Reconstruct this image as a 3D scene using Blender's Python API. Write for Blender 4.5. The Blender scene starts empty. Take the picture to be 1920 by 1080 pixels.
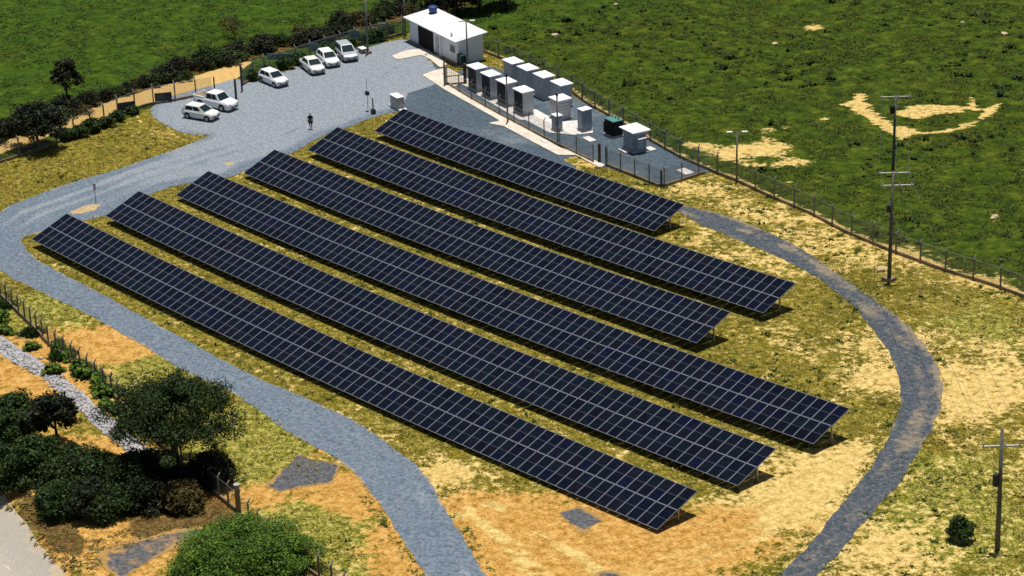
import bpy, bmesh, math, random
import numpy as np
from mathutils import Vector, Matrix, Quaternion
random.seed(7); RNG = np.random.default_rng(11)
SC = bpy.context.scene
COL = SC.collection
R = math.radians
# ------------------------------------------------------------------ camera numbers (metres, photo pixels 1920x1080)
S = 0.876
CAM = (179.894, -96.796, 80.301)
YAW, PIT, ROLL, FPX = 2.4337320408, 0.40578740099, -0.0298711359, 4441.28
def cam_axes():
    f = Vector((math.cos(YAW)*math.cos(PIT), math.sin(YAW)*math.cos(PIT), -math.sin(PIT)))
    r = Vector((math.sin(YAW), -math.cos(YAW), 0)); u = r.cross(f)
    return r*math.cos(ROLL)+u*math.sin(ROLL), -r*math.sin(ROLL)+u*math.cos(ROLL), f
CR, CU, CF = cam_axes()
CV = 0.00034691/S
# bank above the paved road in the lower left corner
BK0, BK1 = (37.0, -24.2), (58.0, -29.4)
_bn = (BK1[0]-BK0[0], BK1[1]-BK0[1]); _bl = math.hypot(*_bn); BN = (_bn[1]/_bl, -_bn[0]/_bl)   # points away from the site
def H(x, y):
    X = min(max(x+3.5, 0.0), 91.0); z = CV*X*X
    if x > 87.5: z += CV*91.0*(x-87.5)
    d = (x-BK0[0])*BN[0]+(y-BK0[1])*BN[1]
    t = min(max(d/4.5, 0), 1); z -= 1.6*t*t*(3-2*t)
    return z
def Hn(x, y):
    X = np.clip(x+3.5, 0, 91.0); z = CV*X*X + np.where(x > 87.5, CV*91.0*(x-87.5), 0)
    d = (x-BK0[0])*BN[0]+(y-BK0[1])*BN[1]
    t = np.clip(d/4.5, 0, 1); return z-1.6*t*t*(3-2*t)
def at(px, py, h=0.0):
    """the point of the ground (or h above it) that the photo shows at this pixel"""
    d = CF + CR*((px-960)/FPX) - CU*((py-540)/FPX)
    s = -CAM[2]/d.z
    for _ in range(40):
        P = Vector(CAM)+d*s
        s += (H(P.x, P.y)+h-P.z)/d.z*0.8
    P = Vector(CAM)+d*s
    return P
def poly(pts): return np.array([at(*p)[:2] for p in pts])
def project(P):
    d = np.asarray(P)-np.array(CAM); z = d@np.array(CF)
    return np.stack([960+FPX*(d@np.array(CR))/z, 540-FPX*(d@np.array(CU))/z], -1)
# ------------------------------------------------------------------ numpy helpers
def sd_poly(x, y, P):
    """signed distance, negative inside"""
    d = np.full(x.shape, 1e9); ins = np.zeros(x.shape, bool); n = len(P)
    for i in range(n):
        ax, ay = P[i]; bx, by = P[(i+1) % n]
        ex, ey = bx-ax, by-ay; l2 = ex*ex+ey*ey+1e-12
        t = np.clip(((x-ax)*ex+(y-ay)*ey)/l2, 0, 1)
        d = np.minimum(d, np.hypot(x-ax-t*ex, y-ay-t*ey))
        c = ((ay > y) != (by > y))
        xi = ax+(y-ay)*(bx-ax)/((by-ay) if abs(by-ay) > 1e-12 else 1e-12)
        ins ^= c & (x < xi)
    return np.where(ins, -d, d)
def sd_line(x, y, P):
    d = np.full(x.shape, 1e9)
    for i in range(len(P)-1):
        ax, ay = P[i]; bx, by = P[i+1]; ex, ey = bx-ax, by-ay
        t = np.clip(((x-ax)*ex+(y-ay)*ey)/(ex*ex+ey*ey+1e-12), 0, 1)
        d = np.minimum(d, np.hypot(x-ax-t*ex, y-ay-t*ey))
    return d
def hash2(i, j, k):
    n = (i*374761393 + j*668265263 + k*1274126177) & 0xffffffff
    n = ((n ^ (n >> 13))*1274126177) & 0xffffffff
    return ((n ^ (n >> 16)) & 0xffff)/65535.0
def vnoise(x, y, sc, seed=0):
    X = x/sc; Y = y/sc; i = np.floor(X).astype(np.int64); j = np.floor(Y).astype(np.int64)
    fx = X-i; fy = Y-j; fx = fx*fx*(3-2*fx); fy = fy*fy*(3-2*fy)
    a = hash2(i, j, seed); b = hash2(i+1, j, seed); c = hash2(i, j+1, seed); d = hash2(i+1, j+1, seed)
    return (a*(1-fx)+b*fx)*(1-fy)+(c*(1-fx)+d*fx)*fy
def sstep(a, b, x):
    t = np.clip((x-a)/(b-a), 0, 1); return t*t*(3-2*t)
# ------------------------------------------------------------------ materials
def mat(name, col=(.5, .5, .5), rough=.6, metal=0.0, spec=.4):
    m = bpy.data.materials.new(name); m.use_nodes = True
    b = m.node_tree.nodes['Principled BSDF']
    b.inputs['Base Color'].default_value = (*col, 1); b.inputs['Roughness'].default_value = rough
    b.inputs['Metallic'].default_value = metal; b.inputs['Specular IOR Level'].default_value = spec
    return m
class NT:
    def __init__(s, m): s.t = m.node_tree; s.b = s.t.nodes['Principled BSDF']
    def n(s, k, **kw):
        o = s.t.nodes.new(k)
        for a, v in kw.items(): setattr(o, a, v)
        return o
    def l(s, a, b): s.t.links.new(a, b)
    def put(s, sock, v):
        if hasattr(v, 'is_output') or isinstance(v, bpy.types.NodeSocket): s.l(v, sock)
        elif isinstance(v, (tuple, list)): sock.default_value = (*v, 1) if len(v) == 3 and len(sock.default_value) == 4 else v
        else: sock.default_value = v
    def pos(s):
        return s.n('ShaderNodeNewGeometry').outputs['Position']
    def noise(s, scale, detail=3, rough=.55, vec=None, out='Fac', dist=0):
        o = s.n('ShaderNodeTexNoise'); o.inputs['Scale'].default_value = scale; o.inputs['Detail'].default_value = detail
        o.inputs['Roughness'].default_value = rough; o.inputs['Distortion'].default_value = dist
        s.l(vec if vec is not None else s.pos(), o.inputs['Vector']); return o.outputs[out]
    def math(s, op, a, b=0.0, c=0.0, clamp=False):
        o = s.n('ShaderNodeMath', operation=op); o.use_clamp = clamp
        for i, v in enumerate((a, b, c)): s.put(o.inputs[i], v)
        return o.outputs[0]
    def ramp(s, fac, stops):
        o = s.n('ShaderNodeValToRGB'); e = o.color_ramp.elements
        while len(e) < len(stops): e.new(.5)
        for q, (p, c) in zip(e, stops): q.position = p; q.color = (*c, 1) if len(c) == 3 else c
        s.put(o.inputs[0], fac); return o.outputs[0]
    def mix(s, f, a, b, mode='MIX'):
        o = s.n('ShaderNodeMix', data_type='RGBA', blend_type=mode)
        s.put(o.inputs[0], f); s.put(o.inputs[6], a); s.put(o.inputs[7], b); return o.outputs[2]
    def step(s, x, a, b):
        o = s.n('ShaderNodeMapRange', interpolation_type='SMOOTHSTEP')
        s.put(o.inputs[0], x); o.inputs[1].default_value = a; o.inputs[2].default_value = b; return o.outputs[0]
    def attr(s, name): return s.n('ShaderNodeAttribute', attribute_name=name).outputs['Fac']
    def bump(s, h, strength=.5, dist=.1):
        o = s.n('ShaderNodeBump'); o.inputs['Strength'].default_value = strength; o.inputs['Distance'].default_value = dist
        s.put(o.inputs['Height'], h); s.l(o.outputs[0], s.b.inputs['Normal'])
    def color(s, c): s.put(s.b.inputs['Base Color'], c)

def m_ground():
    m = mat('ground_soil_and_grass', rough=.95, spec=.1); t = NT(m)
    n0 = t.noise(.16, 3); n1 = t.noise(.55, 4, .6); n2 = t.noise(1.7, 4, .65); n3 = t.noise(5.5, 3, .7); n4 = t.noise(.05, 2)
    fine = t.math('ADD', t.math('MULTIPLY', n2, .5), t.math('MULTIPLY', n3, .5))
    dry = t.ramp(fine, [(.37, (.050, .046, .004)), (.45, (.122, .105, .009)), (.53, (.225, .178, .023)), (.62, (.43, .33, .10))])
    lush = t.ramp(fine, [(.37, (.035, .042, .006)), (.45, (.13, .135, .014)), (.53, (.29, .265, .045)), (.62, (.50, .43, .16))])
    dol = t.ramp(fine, [(.37, (.022, .026, .003)), (.46, (.070, .068, .006)), (.55, (.135, .115, .012)), (.64, (.27, .21, .045))])
    np_ = t.noise(.33, 4, .65)
    dry = t.mix(t.math('MULTIPLY', t.step(np_, .45, .66), .8), dry, dol)
    dry = t.mix(t.step(t.math('ADD', t.attr('lush'), t.math('MULTIPLY', t.math('SUBTRACT', n1, .5), .9)), .35, .65), dry, lush)
    tan = t.ramp(fine, [(.38, (.35, .235, .070)), (.5, (.55, .39, .125)), (.60, (.72, .54, .22))])
    org = t.ramp(fine, [(.38, (.25, .120, .020)), (.5, (.46, .255, .060)), (.60, (.63, .385, .125))])
    bare = t.mix(t.step(t.math('ADD', t.attr('orange'), t.math('MULTIPLY', t.math('SUBTRACT', n1, .5), .5)), .3, .7), tan, org)
    bf = t.math('ADD', t.attr('bare'), t.math('ADD', t.math('MULTIPLY', t.math('SUBTRACT', n1, .5), 1.5), t.math('ADD', t.math('MULTIPLY', t.math('SUBTRACT', n2, .5), 1.7), t.math('MULTIPLY', t.math('SUBTRACT', n3, .5), .7))))
    site = t.mix(t.step(bf, .30, .76), dry, bare)
    soil_and_shade = t.ramp(fine, [(.38, (.035, .020, .007)), (.5, (.105, .062, .018)), (.62, (.23, .145, .045))])  # brown bank soil, also the painted shade under tree and hedge
    lf_ = t.math('ADD', t.attr('soil_and_shade'), t.math('ADD', t.math('MULTIPLY', t.math('SUBTRACT', n1, .5), 1.1), t.math('MULTIPLY', t.math('SUBTRACT', n2, .5), 1.2)))
    site = t.mix(t.step(lf_, .40, .62), site, soil_and_shade)
    lump = t.noise(1.0, 3, .6)
    mixp = t.math('ADD', t.math('MULTIPLY', n1, .35), t.math('ADD', t.math('MULTIPLY', lump, .35), t.math('MULTIPLY', t.noise(3.2, 3, .7), .30)))
    past = t.ramp(mixp, [(.37, (.007, .015, .002)), (.44, (.023, .044, .003)), (.53, (.049, .078, .004)), (.62, (.105, .125, .011))])
    brt = t.ramp(mixp, [(.36, (.008, .022, .003)), (.44, (.022, .052, .003)), (.54, (.046, .085, .005)), (.64, (.095, .128, .010))])
    olive = t.ramp(mixp, [(.37, (.010, .015, .002)), (.45, (.032, .046, .003)), (.54, (.066, .080, .005)), (.63, (.13, .13, .014))])
    past = t.mix(t.math('MULTIPLY', t.step(n0, .45, .72), .65), past, olive)
    brt = t.mix(t.math('MULTIPLY', t.step(n0, .50, .68), .75), brt, past)
    past = t.mix(t.attr('bright'), past, brt)
    bf2 = t.math('ADD', t.attr('bare'), t.math('ADD', t.math('MULTIPLY', t.math('SUBTRACT', n1, .5), .9), t.math('MULTIPLY', t.math('SUBTRACT', n2, .5), 1.3)))
    past = t.mix(t.step(bf2, .44, .76), past, tan)
    pf = t.math('ADD', t.attr('pasture'), t.math('MULTIPLY', t.math('SUBTRACT', n2, .5), .5))
    past = t.mix(t.step(lf_, .40, .62), past, soil_and_shade)
    t.color(t.mix(t.step(pf, .42, .58), site, past))
    t.bump(fine, .6, .12)
    return m
def m_gravel(name, c0, c1, c2, dirt=(.5, .36, .17), nz=1.0, grain=3.6):
    m = mat(name, rough=.95, spec=.15); t = NT(m)
    n1 = t.noise(.35, 4, .6); n2 = t.noise(1.6, 4, .65); n3 = t.noise(grain, 2, .8)
    f = t.math('ADD', t.math('ADD', t.math('MULTIPLY', n3, .95), t.math('MULTIPLY', n2, .3)), -.125)
    base = t.ramp(f, [(.30, c0), (.5, c1), (.72, c2)])
    pale = t.ramp(f, [(.30, tuple(.5*a+.10 for a in c1)), (.5, tuple(a*.8+.115 for a in c1)), (.72, tuple(a*.8+.165 for a in c2))])
    base = t.mix(t.step(t.math('ADD', t.attr('pale'), t.math('MULTIPLY', t.math('SUBTRACT', n1, .5), .8)), .2, .8), base, pale)
    dr = t.math('ADD', t.attr('dirt'), t.math('ADD', t.math('MULTIPLY', t.math('SUBTRACT', n1, .5), 1.1*nz), t.math('MULTIPLY', t.math('SUBTRACT', n2, .5), .8)))
    base = t.mix(t.math('MULTIPLY', t.step(dr, .45, .8), .85), base, t.ramp(f, [(.3, tuple(a*.7 for a in dirt)), (.7, tuple(a*1.2 for a in dirt))]))
    t.color(base); t.bump(f, .5, .06); return m
def m_noise(name, c0, c1, scale=3.0, rough=.8, detail=4, spec=.3, metal=0, bump=0):
    m = mat(name, rough=rough, spec=spec, metal=metal); t = NT(m)
    oi = t.n('ShaderNodeTexCoord').outputs['Object']
    n = t.noise(scale, detail, .65, vec=oi)
    t.color(t.ramp(n, [(.32, c0), (.68, c1)]))
    if bump: t.bump(n, bump, .03)
    return m
def m_leaf(name, cols, rough=.6, trans=.12):
    m = mat(name, rough=rough, spec=.25); t = NT(m)
    g = t.n('ShaderNodeNewGeometry')
    r = g.outputs['Random Per Island']
    n = t.noise(.5, 2)
    f = t.math('ADD', t.math('MULTIPLY', r, .6), t.math('MULTIPLY', n, .4))
    k = len(cols)
    c = t.ramp(f, [(.15+.65*i/(k-1), q) for i, q in enumerate(cols)])
    t.color(c); t.b.inputs['Subsurface Weight'].default_value = 0
    tr = t.n('ShaderNodeBsdfTranslucent'); t.l(c, tr.inputs['Color'])
    mx = t.n('ShaderNodeMixShader'); mx.inputs[0].default_value = trans
    out = [q for q in t.t.nodes if q.type == 'OUTPUT_MATERIAL'][0]
    t.l(t.b.outputs[0], mx.inputs[1]); t.l(tr.outputs[0], mx.inputs[2]); t.l(mx.outputs[0], out.inputs['Surface'])
    return m
def m_panel():
    m = mat('panel_glass', rough=.22, spec=.28); t = NT(m)
    oi = t.n('ShaderNodeObjectInfo').outputs['Random']; ri = t.n('ShaderNodeNewGeometry').outputs['Random Per Island']
    f = t.math('FRACT', t.math('ADD', t.math('MULTIPLY', oi, 3.7), t.math('MULTIPLY', ri, 5.3)))
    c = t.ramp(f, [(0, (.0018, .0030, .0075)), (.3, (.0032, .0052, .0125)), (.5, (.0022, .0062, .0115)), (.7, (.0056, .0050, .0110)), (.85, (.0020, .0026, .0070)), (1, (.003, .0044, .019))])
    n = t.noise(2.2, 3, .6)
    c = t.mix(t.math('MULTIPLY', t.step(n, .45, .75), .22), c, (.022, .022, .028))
    t.color(c)
    t.put(t.b.inputs['Roughness'], t.math('ADD', .05, t.math('MULTIPLY', n, .10)))
    return m
def m_mesh():
    m = mat('chain_link', (.20, .215, .205), .6); t = NT(m)
    uv = t.n('ShaderNodeSeparateXYZ'); t.l(t.n('ShaderNodeUVMap').outputs[0], uv.inputs[0])
    def band(op):
        v = t.math('FRACT', t.math('MULTIPLY', t.math(op, uv.outputs[0], uv.outputs[1]), 11.0))
        return t.math('LESS_THAN', t.math('ABSOLUTE', t.math('SUBTRACT', v, .5)), .075)
    w = t.math('MAXIMUM', band('ADD'), band('SUBTRACT'))
    t.l(w, t.b.inputs['Alpha']); return m
def m_corr(name, col, pitch=6.0):
    m = mat(name, col, .45, 0, .4); t = NT(m)
    co = t.n('ShaderNodeSeparateXYZ'); t.l(t.n('ShaderNodeTexCoord').outputs['Object'], co.inputs[0])
    w = t.math('SINE', t.math('MULTIPLY', co.outputs[0], pitch*6.283))
    n = t.noise(1.2, 4, .6)
    t.color(t.mix(t.math('MULTIPLY', t.step(n, .5, .8), .25), col, tuple(a*.72 for a in col)))
    t.bump(w, .3, .03); return m
M = dict(
    ground=m_ground(),
    gravel=m_gravel('road_gravel', (.070, .095, .125), (.135, .172, .215), (.22, .255, .30)),
    track=m_gravel('track_gravel', (.030, .040, .053), (.068, .082, .098), (.16, .158, .155), dirt=(.25, .205, .145), nz=.45),
    pad=m_gravel('pad_gravel', (.035, .055, .075), (.068, .098, .125), (.12, .150, .175), dirt=(.20, .20, .20)),
    patch=m_gravel('patch_gravel', (.045, .048, .055), (.095, .097, .105), (.17, .165, .165), dirt=(.42, .245, .072)),
    rubble=m_gravel('rubble_bed', (.18, .18, .205), (.31, .31, .34), (.50, .49, .51), dirt=(.40, .27, .13), grain=3.5),
    dirt=m_gravel('dirt_road_soil', (.44, .27, .09), (.56, .37, .13), (.66, .47, .20), dirt=(.52, .31, .07)),
    paved=m_gravel('worn_asphalt', (.34, .31, .26), (.41, .37, .315), (.48, .44, .38), dirt=(.52, .42, .28), grain=9),
    concrete=m_noise('pale_concrete', (.52, .45, .36), (.72, .65, .55), 1.3, .9),
    slab=m_noise('slab_concrete', (.50, .47, .43), (.74, .70, .66), 2.3, .9),
    kerb=m_noise('kerb_concrete', (.16, .12, .075), (.34, .26, .16), 1.1, .9),
    post=m_noise('post_concrete', (.15, .14, .125), (.24, .225, .20), 3, .9),
    pole=m_noise('pole_concrete', (.10, .095, .088), (.17, .165, .155), 2, .85),
    galv=mat('galvanised_steel', (.42, .43, .44), .45, .6), alu=mat('aluminium_frame', (.165, .175, .205), .5, .1),
    darkmetal=mat('dark_metal', (.03, .03, .032), .55), rust=m_noise('rusty_steel', (.05, .03, .02), (.12, .07, .04), 4, .8),
    glass=m_panel(), cellgap=mat('cell_gap', (.05, .055, .075), .4), backsheet=mat('panel_back', (.10, .10, .11), .6),
    mesh=m_mesh(), white=m_noise('white_wall_paint', (.74, .77, .81), (.84, .87, .90), .7, .7), roof=m_corr('white_roof_sheet', (.82, .82, .83)),
    greybox=m_noise('grey_cabinet_paint', (.42, .44, .46), (.52, .54, .57), 1.5, .55), bluebox=m_noise('blue_grey_paint', (.25, .31, .36), (.33, .39, .44), 1.5, .55),
    navy=m_noise('dark_door_paint', (.008, .013, .022), (.018, .026, .040), 1.5, .6), boxroof=mat('white_cabinet_roof', (.82, .82, .84), .45),
    hole=mat('unlit_interior', (.012, .013, .016), .9), dgreen=m_noise('dark_green_paint', (.012, .040, .040), (.02, .06, .058), 2, .5),
    tgreen=m_noise('transformer_lid_green', (.07, .20, .19), (.10, .26, .24), 2, .5), tdark=m_noise('transformer_fins_dark', (.010, .007, .008), (.022, .014, .014), 2, .5),
    bluetank=m_noise('blue_polyethylene', (.010, .035, .14), (.02, .07, .21), 2, .5), bluelid=mat('tank_base_blue', (.012, .012, .10), .5),
    teal=m_noise('teal_sheet', (.06, .16, .18), (.14, .28, .30), 1.5, .6), board=m_noise('dark_board', (.015, .018, .024), (.04, .045, .055), 2, .6),
    winglass=mat('window_glass', (.03, .06, .11), .12), carwhite=mat('car_paint_white', (.80, .81, .83), .25, 0, .6), cardusty=mat('car_paint_dusty_white', (.70, .70, .68), .35, 0, .5), carsilver=mat('car_paint_silver', (.52, .55, .60), .3, .3, .6),
    carglass=mat('car_glass', (.012, .025, .028), .08, 0, .6), tyre=mat('tyre_rubber', (.012, .012, .013), .85), rim=mat('wheel_rim', (.35, .35, .37), .35, .6),
    lamp=mat('headlight_lens', (.6, .62, .65), .1), red=mat('tail_lens', (.30, .01, .01), .25), plastic=mat('black_plastic', (.02, .02, .022), .6), plate=mat('number_plate', (.55, .56, .58), .5),
    bark=m_noise('bark', (.022, .017, .012), (.06, .047, .035), 3, .95), bark2=m_noise('pale_bark', (.07, .055, .04), (.14, .11, .085), 3, .95),
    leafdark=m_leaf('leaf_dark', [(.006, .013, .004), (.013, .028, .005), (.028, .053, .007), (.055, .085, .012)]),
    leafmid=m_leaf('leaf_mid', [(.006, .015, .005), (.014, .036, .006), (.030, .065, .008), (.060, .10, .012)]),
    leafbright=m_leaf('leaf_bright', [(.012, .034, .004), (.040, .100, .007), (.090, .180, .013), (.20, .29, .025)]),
    leafblack=m_leaf('leaf_shade', [(.004, .006, .003), (.009, .014, .004), (.017, .024, .006), (.034, .036, .010)]),  # near-black leaves; on hedge and scrub the shade is in the colour
    leafbrown=m_leaf('leaf_brown', [(.035, .03, .008), (.075, .06, .014), (.13, .10, .025)]),
    tuftp=m_leaf('pasture_blades', [(.009, .018, .002), (.029, .049, .003), (.058, .084, .005), (.12, .132, .014)], .8, .15),
    tuftb=m_leaf('bright_blades', [(.008, .026, .003), (.024, .062, .004), (.048, .100, .006), (.10, .15, .014)], .8, .15),
    tuftd=m_leaf('dry_blades', [(.05, .052, .006), (.14, .125, .012), (.28, .23, .04), (.50, .40, .14)], .85, .15),
    verge=m_leaf('verge_blades', [(.025, .045, .004), (.06, .085, .007), (.12, .135, .012), (.22, .20, .03)], .8, .15),
    bankw=m_leaf('bank_scrub', [(.08, .055, .015), (.17, .11, .03), (.26, .18, .055), (.13, .13, .022)], .8, .2),
    weed=m_leaf('weed_leaves', [(.009, .020, .003), (.022, .042, .004), (.048, .076, .007)], .8, .05),
    stone=m_noise('pale_stone', (.26, .25, .25), (.52, .50, .50), 1.5, .9), sandstone=m_noise('ochre_stone', (.40, .29, .16), (.68, .53, .33), 1.2, .9),
    skin=mat('skin', (.28, .15, .10), .6), cloth=mat('dark_cloth', (.012, .013, .018), .85), trousers=mat('grey_trousers', (.30, .28, .29), .85), hair=mat('black_hair', (.008, .007, .006), .7),
    cream=mat('cream_road_paint', (.62, .52, .30), .8), wire=mat('cable_black', (.10, .10, .10), .6), porcelain=mat('insulator_porcelain', (.35, .33, .30), .3),
)
# ------------------------------------------------------------------ objects
def tag(o, label=None, cat=None, group=None, kind=None):
    if label: o['label'] = label
    if cat: o['category'] = cat
    if group: o['group'] = group
    if kind: o['kind'] = kind
    return o
def link(name, me, mats=(), parent=None, loc=None, rot=None):
    for m in (mats if isinstance(mats, (list, tuple)) else [mats]): me.materials.append(m)
    o = bpy.data.objects.new(name, me); COL.objects.link(o)
    if parent is not None: o.parent = parent
    if loc is not None: o.location = loc
    if rot is not None: o.rotation_euler = rot
    return o
def empty(name, loc, rz=0.0):
    o = bpy.data.objects.new(name, None); COL.objects.link(o); o.location = loc; o.rotation_euler = (0, 0, rz); o.empty_display_size = .3; return o
def copy_tree(o, parent=None):
    c = o.copy(); COL.objects.link(c); c.parent = parent
    for ch in list(o.children): copy_tree(ch, c)
    return c
def npmesh(name, v, f, mi=None, smooth=False):
    """v (n,3); f (m,k) all the same size"""
    v = np.asarray(v, np.float32); f = np.asarray(f, np.int32); k = f.shape[1]
    me = bpy.data.meshes.new(name); me.vertices.add(len(v)); me.vertices.foreach_set('co', v.ravel())
    me.loops.add(f.size); me.loops.foreach_set('vertex_index', f.ravel())
    me.polygons.add(len(f)); me.polygons.foreach_set('loop_start', np.arange(0, f.size, k, dtype=np.int32))
    me.polygons.foreach_set('loop_total', np.full(len(f), k, np.int32))
    if mi is not None: me.polygons.foreach_set('material_index', np.asarray(mi, np.int32))
    if smooth: me.polygons.foreach_set('use_smooth', np.ones(len(f), bool))
    me.update(calc_edges=True); return me
class MB:
    def __init__(s): s.v = []; s.f = []; s.m = []
    def add(s, vs, fs, mi=0):
        b = len(s.v); s.v += [tuple(q) for q in vs]; s.f += [tuple(b+i for i in q) for q in fs]; s.m += [mi]*len(fs); return s
    def box(s, x0, x1, y0, y1, z0, z1, mi=0):
        return s.add([(x0, y0, z0), (x1, y0, z0), (x1, y1, z0), (x0, y1, z0), (x0, y0, z1), (x1, y0, z1), (x1, y1, z1), (x0, y1, z1)],
                     [(3, 2, 1, 0), (4, 5, 6, 7), (0, 1, 5, 4), (1, 2, 6, 5), (2, 3, 7, 6), (3, 0, 4, 7)], mi)
    def bevbox(s, x0, x1, y0, y1, z0, z1, b=.03, mi=0):
        vs = []
        for z, i in ((z0, b), (z0+b, 0), (z1-b, 0), (z1, b)):
            vs += [(x0+i, y0+i, z), (x1-i, y0+i, z), (x1-i, y1-i, z), (x0+i, y1-i, z)]
        fs = [(3, 2, 1, 0), (12, 13, 14, 15)]
        for k in range(3):
            for j in range(4): a = 4*k+j; c = 4*k+(j+1) % 4; fs.append((a, c, c+4, a+4))
        return s.add(vs, fs, mi)
    def tube(s, pts, rs, n=8, mi=0, cap=True):
        pts = [Vector(p) for p in pts]; rs = rs if isinstance(rs, (list, tuple)) else [rs]*len(pts); vs = []; fs = []
        for i, p in enumerate(pts):
            d = (pts[min(i+1, len(pts)-1)]-pts[max(i-1, 0)]).normalized()
            a = Vector((0, 0, 1)) if abs(d.z) < .9 else Vector((1, 0, 0))
            u = d.cross(a).normalized(); w = d.cross(u)
            for k in range(n):
                t = 2*math.pi*k/n; vs.append(p+(u*math.cos(t)+w*math.sin(t))*rs[i])
        for i in range(len(pts)-1):
            for k in range(n): a = i*n+k; b = i*n+(k+1) % n; fs.append((a, a+n, b+n, b))
        if cap: fs.append(tuple(range(n))); fs.append(tuple(reversed(range((len(pts)-1)*n, len(pts)*n))))
        return s.add(vs, fs, mi)
    def lathe(s, prof, n=12, c=(0, 0, 0), mi=0):
        vs = []; fs = []
        for r, z in prof:
            for k in range(n): t = 2*math.pi*k/n; vs.append((c[0]+r*math.cos(t), c[1]+r*math.sin(t), c[2]+z))
        for i in range(len(prof)-1):
            for k in range(n): a = i*n+k; b = i*n+(k+1) % n; fs.append((a, b, b+n, a+n))
        fs.append(tuple(reversed(range(n)))); fs.append(tuple(range((len(prof)-1)*n, len(prof)*n)))
        return s.add(vs, fs, mi)
    def mesh(s, name, smooth=False):
        me = bpy.data.meshes.new(name); me.from_pydata(s.v, [], s.f); me.polygons.foreach_set('material_index', s.m)
        if smooth: me.polygons.foreach_set('use_smooth', np.ones(len(s.f), bool))
        me.update(); return me
    def build(s, name, mats, parent=None, loc=None, rot=None, smooth=False): return link(name, s.mesh(name, smooth), mats, parent, loc, rot)
# ------------------------------------------------------------------ draped sheets
def sheet(name, sdf, bbox, res, zoff, m, attrs=None, skirt=.06):
    """a sheet lying on the ground wherever sdf(x, y) < 0"""
    xs = np.arange(bbox[0], bbox[2]+res, res); ys = np.arange(bbox[1], bbox[3]+res, res)
    X, Y = np.meshgrid(xs, ys, indexing='ij'); D = sdf(X, Y)
    idx = {}; V = []; F = []
    def vert(key, x, y):
        if key not in idx: idx[key] = len(V); V.append((x, y))
        return idx[key]
    nx, ny = X.shape
    any_in = (D[:-1, :-1] < 0) | (D[1:, :-1] < 0) | (D[:-1, 1:] < 0) | (D[1:, 1:] < 0)
    for i, j in zip(*np.nonzero(any_in)):
        cs = [(i, j), (i+1, j), (i+1, j+1), (i, j+1)]; f = []
        for k in range(4):
            a = cs[k]; b = cs[(k+1) % 4]; da = D[a]; db = D[b]
            if da < 0: f.append(vert(a, X[a], Y[a]))
            if (da < 0) != (db < 0):
                key = (a, b) if a < b else (b, a); t = da/(da-db); t = min(max(t, .02), .98)
                f.append(vert(('e',)+key, X[a]+(X[b]-X[a])*t, Y[a]+(Y[b]-Y[a])*t))
        if len(f) >= 3: F.append(f)
    P = np.array(V); Z = Hn(P[:, 0], P[:, 1])+zoff
    V3 = [(x, y, z) for (x, y), z in zip(V, Z)]
    cnt = {}
    for f in F:
        for k in range(len(f)):
            e = (f[k], f[(k+1) % len(f)])
            if (e[1], e[0]) in cnt: del cnt[(e[1], e[0])]
            else: cnt[e] = 1
    low = {}
    for a, b in cnt:
        for q in (a, b):
            if q not in low: low[q] = len(V3); V3.append((V3[q][0], V3[q][1], V3[q][2]-skirt))
        F.append([b, a, low[a], low[b]])
    me = bpy.data.meshes.new(name); me.from_pydata(V3, [], F)
    if attrs:
        A = np.array(V3)
        for k, fn in attrs.items():
            at_ = me.attributes.new(k, 'FLOAT', 'POINT'); at_.data.foreach_set('value', np.asarray(fn(A[:, 0], A[:, 1]), np.float32))
    me.update(); o = link(name, me, m); o['kind'] = 'structure'; return o
def bbox(P, pad=2): return (P[:, 0].min()-pad, P[:, 1].min()-pad, P[:, 0].max()+pad, P[:, 1].max()+pad)
def rag(a, sc=2.6, seed=3): return lambda x, y: (vnoise(x, y, sc, seed)-.5)*a+(vnoise(x, y, sc*.3, seed+1)-.5)*a*.5
# ------------------------------------------------------------------ outlines read from the photograph (pixels, put on the ground)
ISLAND = poly([(37, 446), (70, 438), (150, 415), (200, 405), (240, 385), (300, 357), (340, 345), (400, 340), (440, 330), (480, 310), (545, 290), (600, 256), (650, 240), (705, 218), (760, 206),
               (840, 226), (900, 244), (1100, 318), (1250, 374), (1270, 392), (1283, 405), (1320, 425), (1390, 452), (1460, 482), (1520, 512), (1570, 547), (1605, 577), (1640, 620), (1670, 665), (1685, 700), (1690, 740), (1680, 790), (1650, 850), (1610, 910),
               (1560, 970), (1500, 1040), (1460, 1082), (1330, 1200), (1150, 1240), (960, 1160), (912, 1082), (870, 1010), (840, 965), (815, 920), (790, 880), (725, 829), (659, 785), (593, 756), (525, 727), (461, 698), (395, 663), (330, 628), (250, 584), (178, 544), (112, 511), (75, 492), (50, 470)])
OUTER = poly([(0, 393), (60, 370), (120, 346), (180, 330), (240, 311), (300, 290), (350, 273), (405, 250), (345, 256), (275, 213), (290, 195), (335, 176), (400, 160), (445, 146), (458, 156), (490, 150), (545, 130), (600, 106), (680, 92), (722, 80), (765, 72),
              (790, 95), (835, 150), (835, 165), (760, 190), (900, 245), (1100, 320), (1283, 388), (1350, 400), (1420, 425), (1500, 465), (1560, 505), (1620, 550), (1680, 590), (1720, 630), (1750, 670), (1766, 710), (1768, 755), (1750, 800), (1720, 850),
              (1690, 900), (1650, 950), (1610, 985), (1590, 1020), (1560, 1052), (1520, 1087), (1420, 1280), (1100, 1330), (870, 1200), (800, 1082), (765, 1028), (732, 975), (686, 909), (633, 858), (554, 820), (500, 780), (442, 740), (400, 720), (343, 695), (300, 668), (264, 645), (215, 617), (165, 590), (125, 570), (59, 540), (0, 510), (-25, 470), (-25, 430)])
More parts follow.
